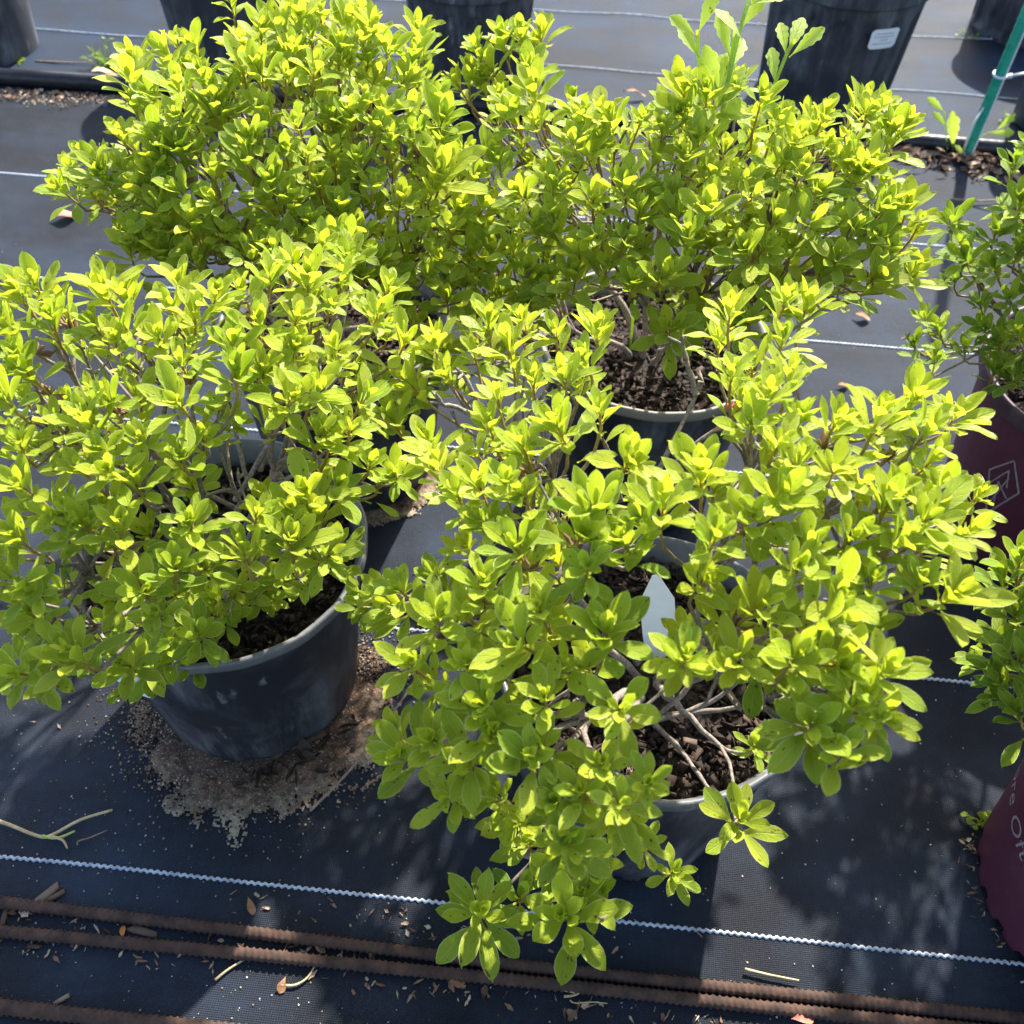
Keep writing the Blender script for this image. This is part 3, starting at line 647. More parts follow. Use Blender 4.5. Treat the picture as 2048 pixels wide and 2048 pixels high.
A_T = [(979,641),(1048,644),(1196,662),(1019,699),(1128,760),(892,753),(783,836,1.2),(997,800),(1200,825),(1117,858),(878,934),(859,898),(1012,970),(1048,996),(1189,1021),(1160,1075),(1251,1086),(1280,1050),(1258,927),(961,977),(914,992),(968,1046),(965,1165),(1080,1223),(1175,1136),(874,1238),(1041,1292),(1214,1267),(1367,1317),(968,1412),(1091,1401),(983,1470),(1084,1495),(1240,1419),(1204,1531),(805,1513),(1062,1524),(939,1528),(1113,1604,.8),(1167,1586,.8),(1243,1611,.75),(1138,1643,.8),(1135,1690,.9),(1294,1567,.7),(758,1176,.8,.33),(725,1209,.8,.31),(935,1332),(960,1826,1.25,.27),(1128,1832,1.35,.28),(1110,1740,.9,.28),(1180,1730,.9,.28),(1040,1795,.85,.27),(1165,1785,.9,.28),(1060,1690,.9,.29),(1030,1640,1,.3),(1215,1690,.75,.26),(1345,1746,.72,.24),(1290,1690,.65,.25),(1479,1640,1.1,.29),(1621,1453),(1680,1507),(1704,1414),(1763,1439),(1763,1345),(1587,1321),(1513,1218),(1592,1139),(1680,1193),(1842,1164),(1901,1193),(1371,1316),(1474,1326),(1508,1493,.6,.235),(1660,1242),(1573,601),(1612,620),(1460,627),(1565,681),(1580,761),(1536,793),(1504,855),(1464,750),(1598,844),(1555,895),(1594,931),(1670,848),(1754,844),(1826,801),(1848,870),(1667,942),(1772,1018),(1790,978),(1881,989),(1862,1029),(1928,1065),(1848,1043),(1500,1040),(1616,1094),(1402,953),(1801,1080),(870,1480),(900,1600),(1430,1080),(1560,1000),(820,1330),(1700,1080)]
A_P = [(720,800),(720,760),(780,740),(860,690),(880,630),(960,570),(1010,610),(1080,600),(1110,650),(1210,610),(1230,660),(1280,740),(1220,780),(1230,840),(1250,900),(1330,980),(1420,950),(1440,880),(1450,780),(1430,700),(1450,600),(1520,560),(1600,545),(1680,580),(1690,650),(1640,700),(1650,760),(1600,820),(1650,860),(1740,830),(1770,780),(1830,760),(1880,760),(1930,840),(1900,900),(1960,960),(1980,1080),(1900,1180),(1800,1150),(1780,1220),(1800,1310),(1850,1390),(1820,1460),(1770,1560),(1700,1560),(1620,1500),(1590,1440),(1450,1340),(1280,1330),(1250,1440),(1290,1560),(1250,1660),(1150,1700),(1080,1640),(1000,1620),(900,1640),(870,1580),(770,1550),(760,1500),(780,1450),(900,1390),(830,1350),(770,1330),(760,1270),(790,1210),(740,1180),(800,1130),(870,1130),(900,1060),(890,980),(920,900),(850,850)]
A_H = [[(1275,1340),(1460,1340),(1600,1480),(1560,1570),(1450,1600),(1310,1570),(1265,1450)],[(870,960),(700,1000),(700,1120),(860,1120),(930,1060)],[(1290,740),(1430,700),(1440,950),(1250,960)],[(1265,1130),(1390,1120),(1380,1250),(1275,1260)]]
E_T = [(1905,445,.95,.42),(1990,470),(2040,410),(2030,330),(1930,520),(1990,540),(1910,560),(1960,610),(2020,600),(2040,500),(1850,640),(1880,660),(1830,690),(1930,700),(1970,660),(2000,690),(2040,670),(1990,740),(1870,720),(2020,760)]
E_P = [(1870,460),(1960,430),(2048,330),(2300,300),(2400,600),(2300,900),(2040,720),(1960,740),(1880,720),(1810,700),(1850,620),(1900,580),(1880,520)]
F_T = [(2040,1120),(2010,1160),(2030,1230),(1990,1290),(1960,1330),(2010,1380),(2040,1320),(2040,1430),(1995,1340)]
F_P = [(2048,1110),(2010,1160),(2000,1250),(1980,1320),(2000,1390),(2048,1450),(2400,1500),(2450,1000),(2200,900)]
GL = 'lit azaleas in black pots'; GS = 'azaleas in purple pots'
shrub('azalea_shrub', 'large yellow-green azalea in front, sprawling over the nearest black pot', GL, PA, (.12, .43, .335), (.275, .265, .215), A_T, A_P, A_H, 54, .0305, M_LEAF, .08, 11, 55, 10, stems=8, dried=18, lean=(.45, .95), wid=1.06, bare=[[(1235,1060,.37),(1290,1000,.395),(1370,905,.425),(1452,845,.445)],[(1285,1005,.40),(1340,895,.43),(1405,765,.46)],[(1392,790,.455),(1378,740,.47),(1366,690,.485)],[(1150,1120,.33),(1050,970,.40),(985,855,.45),(940,775,.48),(925,748,.49)],[(985,855,.45),(925,820,.46),(885,808,.47)],[(1240,1000,.35),(1225,920,.40),(1205,880,.43)],[(1400,1170,.32),(1440,1090,.36),(1490,1030,.40)],[(1315,1440,.215),(1420,1405,.235),(1500,1340,.27)],[(1320,1430,.215),(1380,1370,.24),(1440,1290,.28)],[(1310,1450,.215),(1360,1500,.225),(1420,1580,.24)],[(1330,1430,.215),(1440,1420,.23),(1560,1400,.26)]])
shrub('azalea_shrub', 'azalea in the scuffed pot with the worn grey rim, at the left edge', GL, PB, (-.33, .55, .345), (.29, .27, .19), B_T, B_P, B_H, 52, .0285, M_LEAF, .12, 12, 55, 16, stems=8, dried=20, lean=(.38, 1.0), wid=1.04, bare=[[(470,1000,.26),(560,850,.34),(625,700,.42),(660,585,.46),(705,500,.48)],[(520,940,.29),(560,800,.36),(555,700,.40),(545,640,.42)],[(500,980,.27),(470,860,.32),(455,790,.36)],[(480,1010,.25),(620,930,.29),(690,860,.32)],[(480,1020,.24),(340,960,.30),(270,990,.30),(240,1010,.31)],[(400,1090,.22),(230,1140,.25),(60,1200,.29)],[(300,1020,.27),(290,860,.37),(275,760,.41),(270,690,.43)],[(420,1040,.25),(300,900,.33),(250,850,.36),(175,785,.39)]])
shrub('azalea_shrub', 'azalea with tall pale weeds growing through it, behind the front azalea', GL, PC, (.14, .92, .375), (.275, .27, .195), C_T, C_P, [[(1130,650),(1440,690),(1440,860),(1130,860)]], 36, .0312, M_LEAF, .12, 13, 112, 28, stems=8, dried=16, lean=(.36, 1.0), wid=1.14)
shrub('azalea_shrub', 'azalea at the back left with twigs reaching over bare cloth', GL, PD, (-.30, .92, .375), (.275, .27, .195), D_T, D_P, [], 36, .0312, M_LEAF, .12, 14, 108, 28, stems=8, dried=16, lean=(.36, 1.0), wid=1.14)
shrub('azalea_shrub', 'shaded azalea in the purple pot with the diamond emblem', GS, PE, (.66, .91, .37), (.28, .27, .22), E_T, E_P, [], 44, .0300, M_LEAF_SHADE, .22, 15, 34, 210, back=((.70, .87, .45), (.30, .29, .30)), stems=6, dried=4)  # unseen crown made taller and denser to shade the cloth in front
shrub('azalea_shrub', 'azalea in the purple pot with script lettering, just entering at the right edge', GS, PF, (.62, .43, .37), (.28, .27, .21), F_T, F_P, [], 55, .0300, M_LEAF_SHADE, .22, 16, 50, 170, back=((.66, .46, .43), (.29, .30, .27)), stems=6, dried=4)  # crown beyond the view enlarged and thickened to cast more shade

# ------------------------------------------------------------------ weeds
def lobed(nl=2.5, width=.175):
    pts = []
    for i in range(0, 25):
        s = i/24; base = width*math.sin(math.pi*min(1, s**1.9))**.8 if 0 < s < 1 else .02
        tooth = 1.0
        if s > .45: tooth = .70+.30*abs(math.sin((s-.45)*math.pi*nl/.55+.3))
        pts.append((s, max(.012, base*tooth) if s < 1 else .0))
    V = []; F = []; UV = []
    for s, hw in pts:
        for u in (-1, 0, 1): V.append((u*hw, s, abs(u)*hw*.3-.16*s*s)); UV.append((.5+.5*u, s))
    for i in range(24):
        for j in range(2): a = i*3+j; F.append((a, a+1, a+4, a+3))
    return np.array(V), np.array(F), np.array(UV)
LOB = lobed()
def weed(label, stems, leaves, group=None, rad=.0016, cat='weed'):
    """stems: list of world polylines; leaves: (point, direction, normal hint, length, tint)"""
    T = thing('weed', label, cat, stems[0][0], group)
    for s in stems:
        s = np.array(s, float); g = Geo(); V, F = tube(np.vstack([bez(s[i], (s[min(i+1, len(s)-1)]-s[max(i-1, 0)])/6, s[i+1], (s[min(i+2, len(s)-1)]-s[i])/6, 6)[: None if i == len(s)-2 else -1] for i in range(len(s)-1)]), rad, 7, caps=False)
        g.add(V, F, np.full(len(V), .35), np.tile([.3, .5], (len(V), 1))); part('stem', g.mesh('weed_stem'), M_WEED, T)
    for p, d, nh, L, tint in leaves:
        p = np.array(p, float); d = unit(np.array(d, float)); nh = np.array(nh, float); x = unit(np.cross(d, nh)); n_ = np.cross(x, d); M = np.column_stack([x, d, n_])
        V, F, UV = LOB; g = Geo(); g.add((V*L) @ M.T+p, F, np.full(len(V), tint), UV); part('leaf', g.mesh('weed_leaf'), M_WEED, T)
    return T
def wl(px, py, z, qx, qy, dz, L, tint, nh=(0, -.6, .8)):
    p = at(px, py, z); d = CROTN @ np.array([qx-px, py-qy, 0.0]); d = unit(d)+CROTN @ np.array([0, 0, rng.uniform(-.15, .35)]); return (p, d, CROTN @ np.array([rng.uniform(-.5, .5), .1, 1.0]), L*.95, tint)
b0 = np.array([.13, .93, .21])
weed('tall pale weed with lobed leaves standing above the azalea, top right of centre',
     [[b0, at(1380, 420, .42), at(1425, 300, .50), at(1455, 170, .56), at(1480, 60, .60), at(1500, -10, .62)], [at(1425, 300, .50), at(1400, 140, .57), at(1395, 60, .60)], [at(1455, 170, .56), at(1470, 60, .60)]],
     [wl(1395, 75, .60, 1340, 20, .01, .034, .1), wl(1395, 70, .60, 1420, 10, .02, .040, .25), wl(1400, 120, .58, 1352, 40, .0, .036, .3), wl(1430, 230, .54, 1450, 90, .03, .052, .2), wl(1440, 220, .54, 1500, 120, .02, .046, .35), wl(1410, 180, .55, 1470, 90, .02, .045, .15), wl(1480, 60, .60, 1530, -10, .02, .045, .1), wl(1485, 80, .60, 1440, 10, .02, .040, .2), wl(1500, 10, .62, 1560, -20, .01, .05, .3), wl(1440, 200, .55, 1400, 90, .02, .05, .1), wl(1420, 260, .53, 1370, 150, .02, .045, .25), wl(1450, 150, .57, 1500, 50, .02, .046, .15), wl(1460, 120, .58, 1430, 20, .02, .042, .2), wl(1430, 280, .52, 1480, 190, .02, .045, .3)], 'pale weeds in the azaleas')
weed('slender pale weed beside the tallest weed, forking leaves in front of the stickered pot',
     [[b0+np.array([.02, .01, 0]), at(1460, 420, .42), at(1490, 300, .48), at(1540, 190, .54), at(1575, 105, .57), at(1590, 80, .58)]],
     [wl(1575, 110, .57, 1620, 0, .02, .044, .15), wl(1572, 112, .57, 1560, 10, .02, .036, .1), wl(1578, 115, .57, 1665, 45, .0, .040, .3), wl(1550, 170, .55, 1540, 50, .03, .038, .3), wl(1515, 240, .52, 1560, 140, .02, .036, .4), wl(1500, 270, .50, 1450, 160, .02, .038, .35)], 'pale weeds in the azaleas')
weed('short pale weed with toothed leaves between the two back azaleas',
     [[np.array([.08, .90, .21]), at(1285, 420, .40), at(1270, 360, .44), at(1252, 300, .48), at(1245, 255, .50)]],
     [wl(1252, 300, .48, 1235, 245, .01, .026, .2), wl(1265, 340, .46, 1235, 280, .0, .030, .45), wl(1268, 350, .45, 1305, 290, .02, .034, .6), wl(1285, 400, .42, 1235, 400, .01, .032, .5), wl(1248, 270, .49, 1255, 250, .03, .022, .3), wl(1276, 380, .43, 1310, 330, .01, .034, .7)], 'pale weeds in the azaleas')
weed('broad grey-green weed leaves inside the left azalea',
     [[np.array([-.36, .60, .21]), at(215, 760, .36), at(205, 690, .40)]],
     [wl(205, 700, .40, 150, 640, .02, .040, .8), wl(205, 700, .40, 235, 660, .0, .046, .75), wl(212, 730, .38, 180, 760, .01, .034, .8)], 'pale weeds in the azaleas')
sb = at(1930, 312, .012)
weed('small weed growing at the foot of the green stake', [[sb+np.array([-.03, .02, 0]), sb+np.array([-.045, .03, .035]), sb+np.array([-.06, .03, .07])], [sb+np.array([.01, .02, 0]), sb+np.array([.03, .03, .03]), sb+np.array([.05, .03, .04])]],
     [(sb+np.array([-.02, .02, .0]), (-.28, .1, .9), (0, -1, .3), .075, .35), (sb+np.array([-.06, .03, .07]), (-.8, .1, .5), (0, -1, .5), .045, .7), (sb+np.array([-.045, .03, .04]), (-.5, .2, .4), (0, -1, .5), .04, .8), (sb+np.array([.05, .03, .04]), (.5, .1, .6), (0, -1, .5), .045, .6), (sb+np.array([.04, .03, .035]), (.9, 0, .1), (0, -1, .6), .05, .5), (sb+np.array([.0, .0, .0]), (-.4, .1, .3), (0, -1, .6), .03, .6)], rad=.0011)
# low weeds: one in the top left, one at the left pot, one beside purple pot
def tuft(label, c, n, L, spread, mat, tintr, seed, h=.02, group=None, wid=1.0):
    r_ = np.random.default_rng(seed); T = thing('weed_tuft', label, 'weed', c, group); g = Geo(); gs = Geo(); c = np.array(c, float)
    for k in range(n):
        a = r_.uniform(0, 6.28); d = unit(np.array([math.cos(a), math.sin(a), r_.uniform(.3, 1.3)])); e = c+d*spread*r_.uniform(.2, 1)*np.array([1, 1, h/.02*.6])
        V, F = tube(np.array([c+r_.normal(0, spread*.1, 3)*np.array([1, 1, 0]), (c+e)/2+r_.normal(0, spread*.08, 3), e]), .0008, 5, caps=False); gs.add(V, F, np.full(len(V), .5), np.tile([.3, .5], (len(V), 1)))
        for j in range(3):
            d2 = unit(d+r_.normal(0, .7, 3)); x = unit(np.cross(d2, [0, 0, 1])); M = np.column_stack([x, d2, np.cross(x, d2)])
            V, F, UV = SHAPES[int(r_.integers(NVAR))]; g.add((V*L*r_.uniform(.6, 1.1)*np.array([wid, 1, 1])) @ M.T+e, F, np.full(len(V), r_.uniform(*tintr)), UV)
    part('stem', gs.mesh('tuft_stem'), mat, T); part('foliage', g.mesh('tuft_foliage'), mat, T, kind='stuff')
tuft('brownish feathery weed on the rear cloth, top left', at(215, 130, .012), 26, .016, .05, M_LEAF_SHADE, (.6, 1), 31, h=.035)
tuft('tiny green sprout at the foot of the corner pot', at(35, 125, .012), 5, .013, .018, M_LEAF, (.2, .6), 32)
tuft('tiny clover-like weeds against the lettered purple pot', at(1963, 1650, .002), 8, .010, .018, M_LEAF, (.3, .9), 33, wid=1.8)
tuft('tiny weeds at the foot of the wire-loop pot', at(2015, 240, .012), 6, .014, .022, M_LEAF_SHADE, (.3, .9), 34)
tuft('mossy sprouts along the foot of the top right pot', at(1935, 75, .012), 7, .012, .03, M_LEAF_SHADE, (.5, 1), 35)
tuft('small leafy sprig hanging over the rim of the top centre pot', np.array([-.25, 1.9, .245]), 9, .03, .05, M_WEED, (.3, .8), 36)

# ------------------------------------------------------------------ green stake, ties, wire loop, tags
def box_path(name, path, wx, wy, mat, parent=None):
    V, F = tube(np.array(path), math.sqrt(wx*wy)*.75, 4, caps=True); return mesh(name, V, F, smooth=False)
s0 = at(1930, 315, .0); s0[2] = 0.0
T = thing('plant_stake', 'green ribbed plastic stake standing at the edge of the rear cloth', 'stake', s0)
n = 120; tdir = unit(np.array([.008, .0, 1.0])); path = np.array([s0+tdir*(.62*i/n) for i in range(n+1)])
rads = np.array([.0098+.0008*(i % 3 == 0) for i in range(n+1)])
V, F = tube(path, rads, 10, caps=True); part('stake_rod', mesh('stake_rod', V, F), M_GREEN, T)
V, F = tube(path+np.array([.0078, -.0066, 0]), .0019, 6); part('ridge', mesh('stake_ridge', V, F), M_TIE, T)
def tie(label, c, r, tail):
    TT = thing('cable_tie', label, 'cable tie', c, 'clear cable ties on the green stake'); a = np.linspace(0, 2*math.pi, 20); c = np.array(c)
    loop = np.c_[c[0]+r*np.cos(a), c[1]+r*np.sin(a), c[2]+.002*np.sin(a)]
    V, F = tube(loop, .0026, 6); part('loop', mesh('tie_loop', V, F), M_TIE, TT)
    tail = np.array(tail); V, F = tube(tail, np.linspace(.0030, .0018, len(tail)), 5); part('tail', mesh('tie_tail', V, F), M_TIE, TT)
    hd = np.array([tail[0]-unit(tail[1]-tail[0])*.004, tail[0]+unit(tail[1]-tail[0])*.004]); V, F = tube(hd, .0046, 4); part('head', mesh('tie_head', V, F, smooth=False), M_TIE, TT)
c1 = s0+tdir*.165
tie('clear cable tie round the green stake, its tail pointing right', c1, .0122, [c1+np.array([.017, -.004, .0]), c1+np.array([.03, -.008, .006]), c1+np.array([.06, -.01, .015])])
c2 = s0+tdir*.010
tie('clear cable tie at the foot of the stake, its tail sticking up', c2, .0122, [c2+np.array([-.010, -.006, .0]), c2+np.array([-.013, -.008, .03]), c2+np.array([-.013, -.008, .065]), c2+np.array([-.006, -.006, .095])])
wl_ = np.array([(1.015-.14*math.cos(a)+.0, 2.01-.13-.02*math.sin(a), .245-.11*math.sin(a)) for a in np.linspace(0, math.pi, 24)])
single('wire_loop', tube_mesh('wire_loop', wl_, .0026, 7), M_WIRE, 'grey wire loop hanging on the black pot at the right edge', 'wire')
def tag(label, pts, wid, nrm, mat=M_WHITE, prints=()):
    pts = np.array(pts, float); d = unit(pts[-1]-pts[0]); x = unit(np.cross(d, np.array(nrm, float))); nn = unit(np.cross(x, d)); V = []; F = []
    n = len(pts)
    for i, p in enumerate(pts):
        w_ = wid*(1 if i < n-1 else .18)
        for sx, sz in ((-1, -1), (1, -1), (1, 1), (-1, 1)): V.append(p+x*w_*sx+nn*.0005*sz)
    for i in range(n-1):
        a = i*4
        for k in range(4): F.append((a+k, a+(k+1) % 4, a+4+(k+1) % 4, a+4+k))
    F += [(3, 2, 1, 0), tuple((n-1)*4+k for k in range(4))]
    o = single('plant_tag', mesh('plant_tag', np.array(V), F, smooth=False), mat, label, 'plant tag', 'white plastic plant tags')
    for q in prints:
        a, b, off = q; pa = pts[0]+(pts[-1]-pts[0])*a; pb = pts[0]+(pts[-1]-pts[0])*b; VV = [pa+x*wid*(off-.1)+nn*.0011, pb+x*wid*(off-.1)+nn*.0011, pb+x*wid*(off+.1)+nn*.0011, pa+x*wid*(off+.1)+nn*.0011]
        part('print_mark', mesh('print_mark', np.array(VV), [(0, 1, 2, 3)]), M_BLUE_PRINT, o)
tag('white plant tag with blue print standing in the front pot', [at(1330, 1340, .20), at(1320, 1270, .235), at(1314, 1200, .264), at(1311, 1150, .285)], .015, (0, -1, .5), prints=((.35, .5, .55), (.55, .72, .6), (.4, .6, -.5)))
tag('white pointed plant tag hanging over the rim of the scuffed pot', [at(225, 1335, .243), at(258, 1360, .238), at(283, 1378, .226), at(303, 1394, .214)], .008, (-.2, -1, .6))

# ------------------------------------------------------------------ sand heap and grains
def heap(name, cx, cy, rin, rout, hmax, sector, seed, mat, label=None):
    n = 230; V = []; idx = {}; F = []; ext = rout*1.5; tn = []; rr = random.Random(int(seed))
    hs = np.zeros((n, n))
    for j in range(n):
        for i in range(n):
            x = cx+(i/(n-1)*2-1)*ext; y = cy+(j/(n-1)*2-1)*ext; r = math.hypot(x-cx, y-cy); a = math.atan2(y-cy, x-cx)
            wgt = sector(a); q = (rout*(.75+.35*wgt)-r)/(rout-rin)
            nz = mnoise.fractal(Vector((x*34, y*34, seed)), .5, 2.3, 5)*.8+mnoise.noise(Vector((x*9, y*9, seed)))*.35
            hs[j, i] = (q+nz*.55)*wgt; tn.append(min(1, max(0, (r-rin)/(rout-rin)*.75+nz*.35)))
            V.append((x, y, clothz(x, y)+hmax*min(1, max(0, hs[j, i]))*(.55+.45*max(0, min(1, hs[j, i])))+.0012+.0010*nz))
    for j in range(n-1):
        for i in range(n-1):
            if min(hs[j, i], hs[j+1, i], hs[j, i+1], hs[j+1, i+1]) > .04+.26*rr.random()**2: F.append((j*n+i, j*n+i+1, (j+1)*n+i+1, (j+1)*n+i))
    used = sorted({v for f in F for v in f}); mp = {v: k for k, v in enumerate(used)}
    return mesh(name, np.array([V[u] for u in used]), np.array([[mp[v] for v in f] for f in F]), attrs={'tint': np.array([tn[u] for u in used])})
def sand_material():
    m, t, b = newmat('spilled_sand'); a = noise(t, 22, 6, .7); c2 = noise(t, 420, 3, .7); c3 = noise(t, 60, 5, .7)
    ta = N(t, 'ShaderNodeAttribute', attribute_name='tint').outputs['Fac']
    c = ramp(t, ta, [(0, (.035, .022, .015)), (.38, (.12, .066, .038)), (.62, (.21, .15, .095)), (1, (.38, .31, .215))])
    c = mixc(t, math_(t, 'MULTIPLY', ramp(t, a, [(.40, 1.0), (.56, 0.0)]), .6), c, (.05, .028, .018))
    c = mixc(t, math_(t, 'MULTIPLY', ramp(t, c3, [(.50, 0.0), (.64, 1.0)]), .6), c, (.17, .085, .045)); c = mixc(t, ramp(t, c2, [(.58, 0.0), (.70, 1.0)]), c, (.52, .46, .36))
    c = mixc(t, ramp(t, noise(t, 300, 3, .7), [(.57, 0.0), (.68, 1.0)]), c, (.02, .013, .010))
    t.links.new(c, b.inputs['Base Color']); b.inputs['Roughness'].default_value = .95; bump(t, b, c2, .9, .003); return m
M_SAND = sand_material()
bx, by = PB
secB = lambda a: max(.0, min(1.2, .35+.95*max(0, math.cos(a+math.pi/2-.42))))
o = part('sand_heap', heap('sand_heap', bx, by, .10, .158, .008, secB, 4.0, M_SAND), M_SAND, kind='stuff'); o['label'] = 'pale and brown sand spilled round the foot of the scuffed pot'; o['category'] = 'sand'
secD = lambda a: max(.0, min(1.0, .2+.8*max(0, math.cos(a+math.pi/2-.9))))
o = part('sand_heap', heap('sand_heap', *PD, .10, .126, .006, secD, 9.0, M_SAND), M_SAND, kind='stuff'); o['label'] = 'sand at the foot of the hidden pot between the azaleas'; o['category'] = 'sand'
OCT_V = np.array([(1, 0, 0), (-1, 0, 0), (0, 1, 0), (0, -1, 0), (0, 0, 1), (0, 0, -1)], float)
OCT_F = np.array([(0, 2, 4, 4), (2, 1, 4, 4), (1, 3, 4, 4), (3, 0, 4, 4), (2, 0, 5, 5), (1, 2, 5, 5), (3, 1, 5, 5), (0, 3, 5, 5)])
def grains(pts, smin, smax, r_, tl=(0, 1), elong=0.0):
    V = []; F = []; A = []; n = 0
    for p in pts:
        s = r_.uniform(smin, smax)*np.array([1+elong*r_.uniform(0, 2), r_.uniform(.6, 1), r_.uniform(.4, .8)])*(1+.0*n)
        M = np.array(Matrix.Rotation(r_.uniform(0, 6.28), 3, 'Z')); V.append((OCT_V*s*(1+r_.uniform(-.25, .25, (6, 3)))) @ M.T+p); F += [tuple(int(q)+n for q in f[:3]) for f in OCT_F]; n += 6
        A.append(np.full(6, r_.uniform(*tl)))
    return mesh('grains', np.vstack(V), np.array(F), attrs={'tint': np.concatenate(A)}, smooth=False)
r_ = np.random.default_rng(5); pts = []
while len(pts) < 4800:
    a = r_.uniform(-math.pi, math.pi)
    if r_.uniform() > secB(a)+.1: continue
    r = .108+abs(r_.normal(0, .036))
    if r > .26: continue
    x, y = bx+r*math.cos(a), by+r*math.sin(a); pts.append((x, y, clothz(x, y)+.0010+(max(0, .155-r)/.06*.007*min(1, secB(a)))))
o = part('sand_grains', grains(pts, .0006, .0019, r_, (0, .8)), M_GRAIN, kind='stuff'); o['label'] = 'loose sand grains scattered round the scuffed pot'; o['category'] = 'sand'
pts = []
for k in range(950):
    px, py = r_.uniform(0, 2048), r_.uniform(1300, 2048)
    if px > 800 and r_.uniform() < .55: continue
    p = at(px, py, 0); pts.append((p[0], p[1], clothz(p[0], p[1])+.0006))
for k in range(350):
    p = (r_.uniform(-1.3, 1.0), r_.uniform(.5, 1.8)); pts.append((p[0], p[1], clothz(*p)+.0006))
o = part('grit', grains(pts, .0005, .0013, r_, (.45, 1)), M_GRAIN, kind='stuff'); o['label'] = 'fine pale grit sprinkled over the black cloth'; o['category'] = 'grit'

pts = []
for k in range(2600):
    x = r_.uniform(-1.4, -.5); y = EDGE(x)-.016-abs(r_.normal(0, .030))*(.5+.8*abs(mnoise.noise(Vector((x*5, 2, 1))))); pts.append((x, y, clothz(x, y)+.0010))
o = part('sand_strip', grains(pts, .0010, .0030, r_, (.35, .95)), M_GRAIN, kind='stuff'); o['label'] = 'sandy strip washed along the hem at the left'; o['category'] = 'sand'

# ------------------------------------------------------------------ litter along rods and hem
def flakes(fn, n, smin, smax, seed, name, label, mat=None):
    r_ = np.random.default_rng(seed); g = Geo()
    for i in range(n):
        x, y, z = fn(r_); s = r_.uniform(smin, smax); asp = r_.choice([.18, .35, .6], p=[.35, .35, .3]); m_ = 5; V = []; 
        for k in range(m_):
            u = k/(m_-1); wq = asp*math.sin(math.pi*(.08+.84*u))*r_.uniform(.45, 1.25); zc = .18*math.sin(u*3+i)*r_.uniform(.2, 1)
            V += [(u-.5, -wq*.5, zc+r_.uniform(0, .1)), (u-.5, 0, zc-.06), (u-.5, wq*.5, zc+r_.uniform(0, .1))]
        V = np.array(V)*s; F = [(k*3+j, k*3+j+1, k*3+4+j, k*3+3+j) for k in range(m_-1) for j in range(2)]
        M = np.array(Matrix.Rotation(r_.uniform(0, 6.28), 3, 'Z') @ Matrix.Rotation(r_.normal(0, .3), 3, 'X') @ Matrix.Rotation(r_.normal(0, .25), 3, 'Y'))
        V = V @ M.T; V[:, 2] -= V[:, 2].min(); g.add(V+np.array([x, y, z+.0008]), F, np.full(len(V), r_.uniform(0, 1)))
    o = part(name, g.mesh(name), mat or M_LITTER, kind='stuff'); o['label'] = label; o['category'] = 'litter'; return o
def along(y0, y1, x0, x1, clump):
    def fn(r_):
        while True:
            x = r_.uniform(x0, x1)
            if mnoise.noise(Vector((x*6, y0*9, 3)))+.35 > r_.uniform(0, clump): break
        y = r_.uniform(y0, y1); return x, y, clothz(x, y)
    return fn
flakes(along(.222, .238, -.55, .45, 1.0), 120, .003, .012, 41, 'leaf_litter', 'crumbled dry leaves along the lower side of the paired rods')
flakes(along(.2495, .2605, -.55, -.12, .7), 60, .004, .014, 42, 'leaf_litter', 'dry scraps caught between the two rods on the left')
flakes(along(.275, .30, -.30, .05, 1.0), 40, .003, .009, 43, 'leaf_litter', 'dry scraps above the paired rods under the front twigs')
def hem_right(r_):
    x = r_.uniform(.45, 1.1); y = EDGE(x)-.018-abs(r_.normal(0, .045))*(.6+.4*math.sin(x*9)); return x, y, clothz(x, y)+r_.uniform(0, .010)*(EDGE(x)-y < .06)
flakes(hem_right, 620, .006, .026, 44, 'mulch', 'brown shredded mulch banked against the hem below the green stake', M_LITTER)
def hem_left(r_):
    x = r_.uniform(-1.35, -.62); y = EDGE(x)-.018-abs(r_.normal(0, .028)); return x, y, clothz(x, y)+r_.uniform(0, .004)
flakes(hem_left, 420, .004, .016, 45, 'mulch', 'pale sandy mulch strip along the hem at the left', M_LITTER)
def hem_mid(r_):
    x = r_.uniform(-.62, .45); y = EDGE(x)-.018-abs(r_.normal(0, .022)); return x, y, clothz(x, y)
flakes(hem_mid, 130, .004, .014, 46, 'mulch', 'thin scraps along the hem behind the azaleas', M_LITTER)
def open_cloth(r_):
    x, y = r_.uniform(-1.2, .95), r_.uniform(.12, 1.8); return x, y, clothz(x, y)
flakes(open_cloth, 110, .003, .010, 47, 'leaf_litter', 'stray dry flecks over the open cloth')
def potside(r_):
    a = r_.uniform(-1.5, -.35); r = .118+abs(r_.normal(0, .012)); return bx+r*math.cos(a), by+r*math.sin(a), .007+r_.uniform(0, .005)
flakes(potside, 40, .008, .024, 48, 'bark_scraps', 'dark bark scraps piled against the foot of the scuffed pot', M_CHIP)
def soilF(r_):
    a = r_.uniform(math.pi-.7, math.pi+1.2); r = .122+abs(r_.normal(0, .006)); return PF[0]+r*math.cos(a), PF[1]+r*math.sin(a), .002
flakes(soilF, 70, .003, .009, 49, 'leaf_litter', 'small scraps along the scalloped foot of the lettered purple pot')

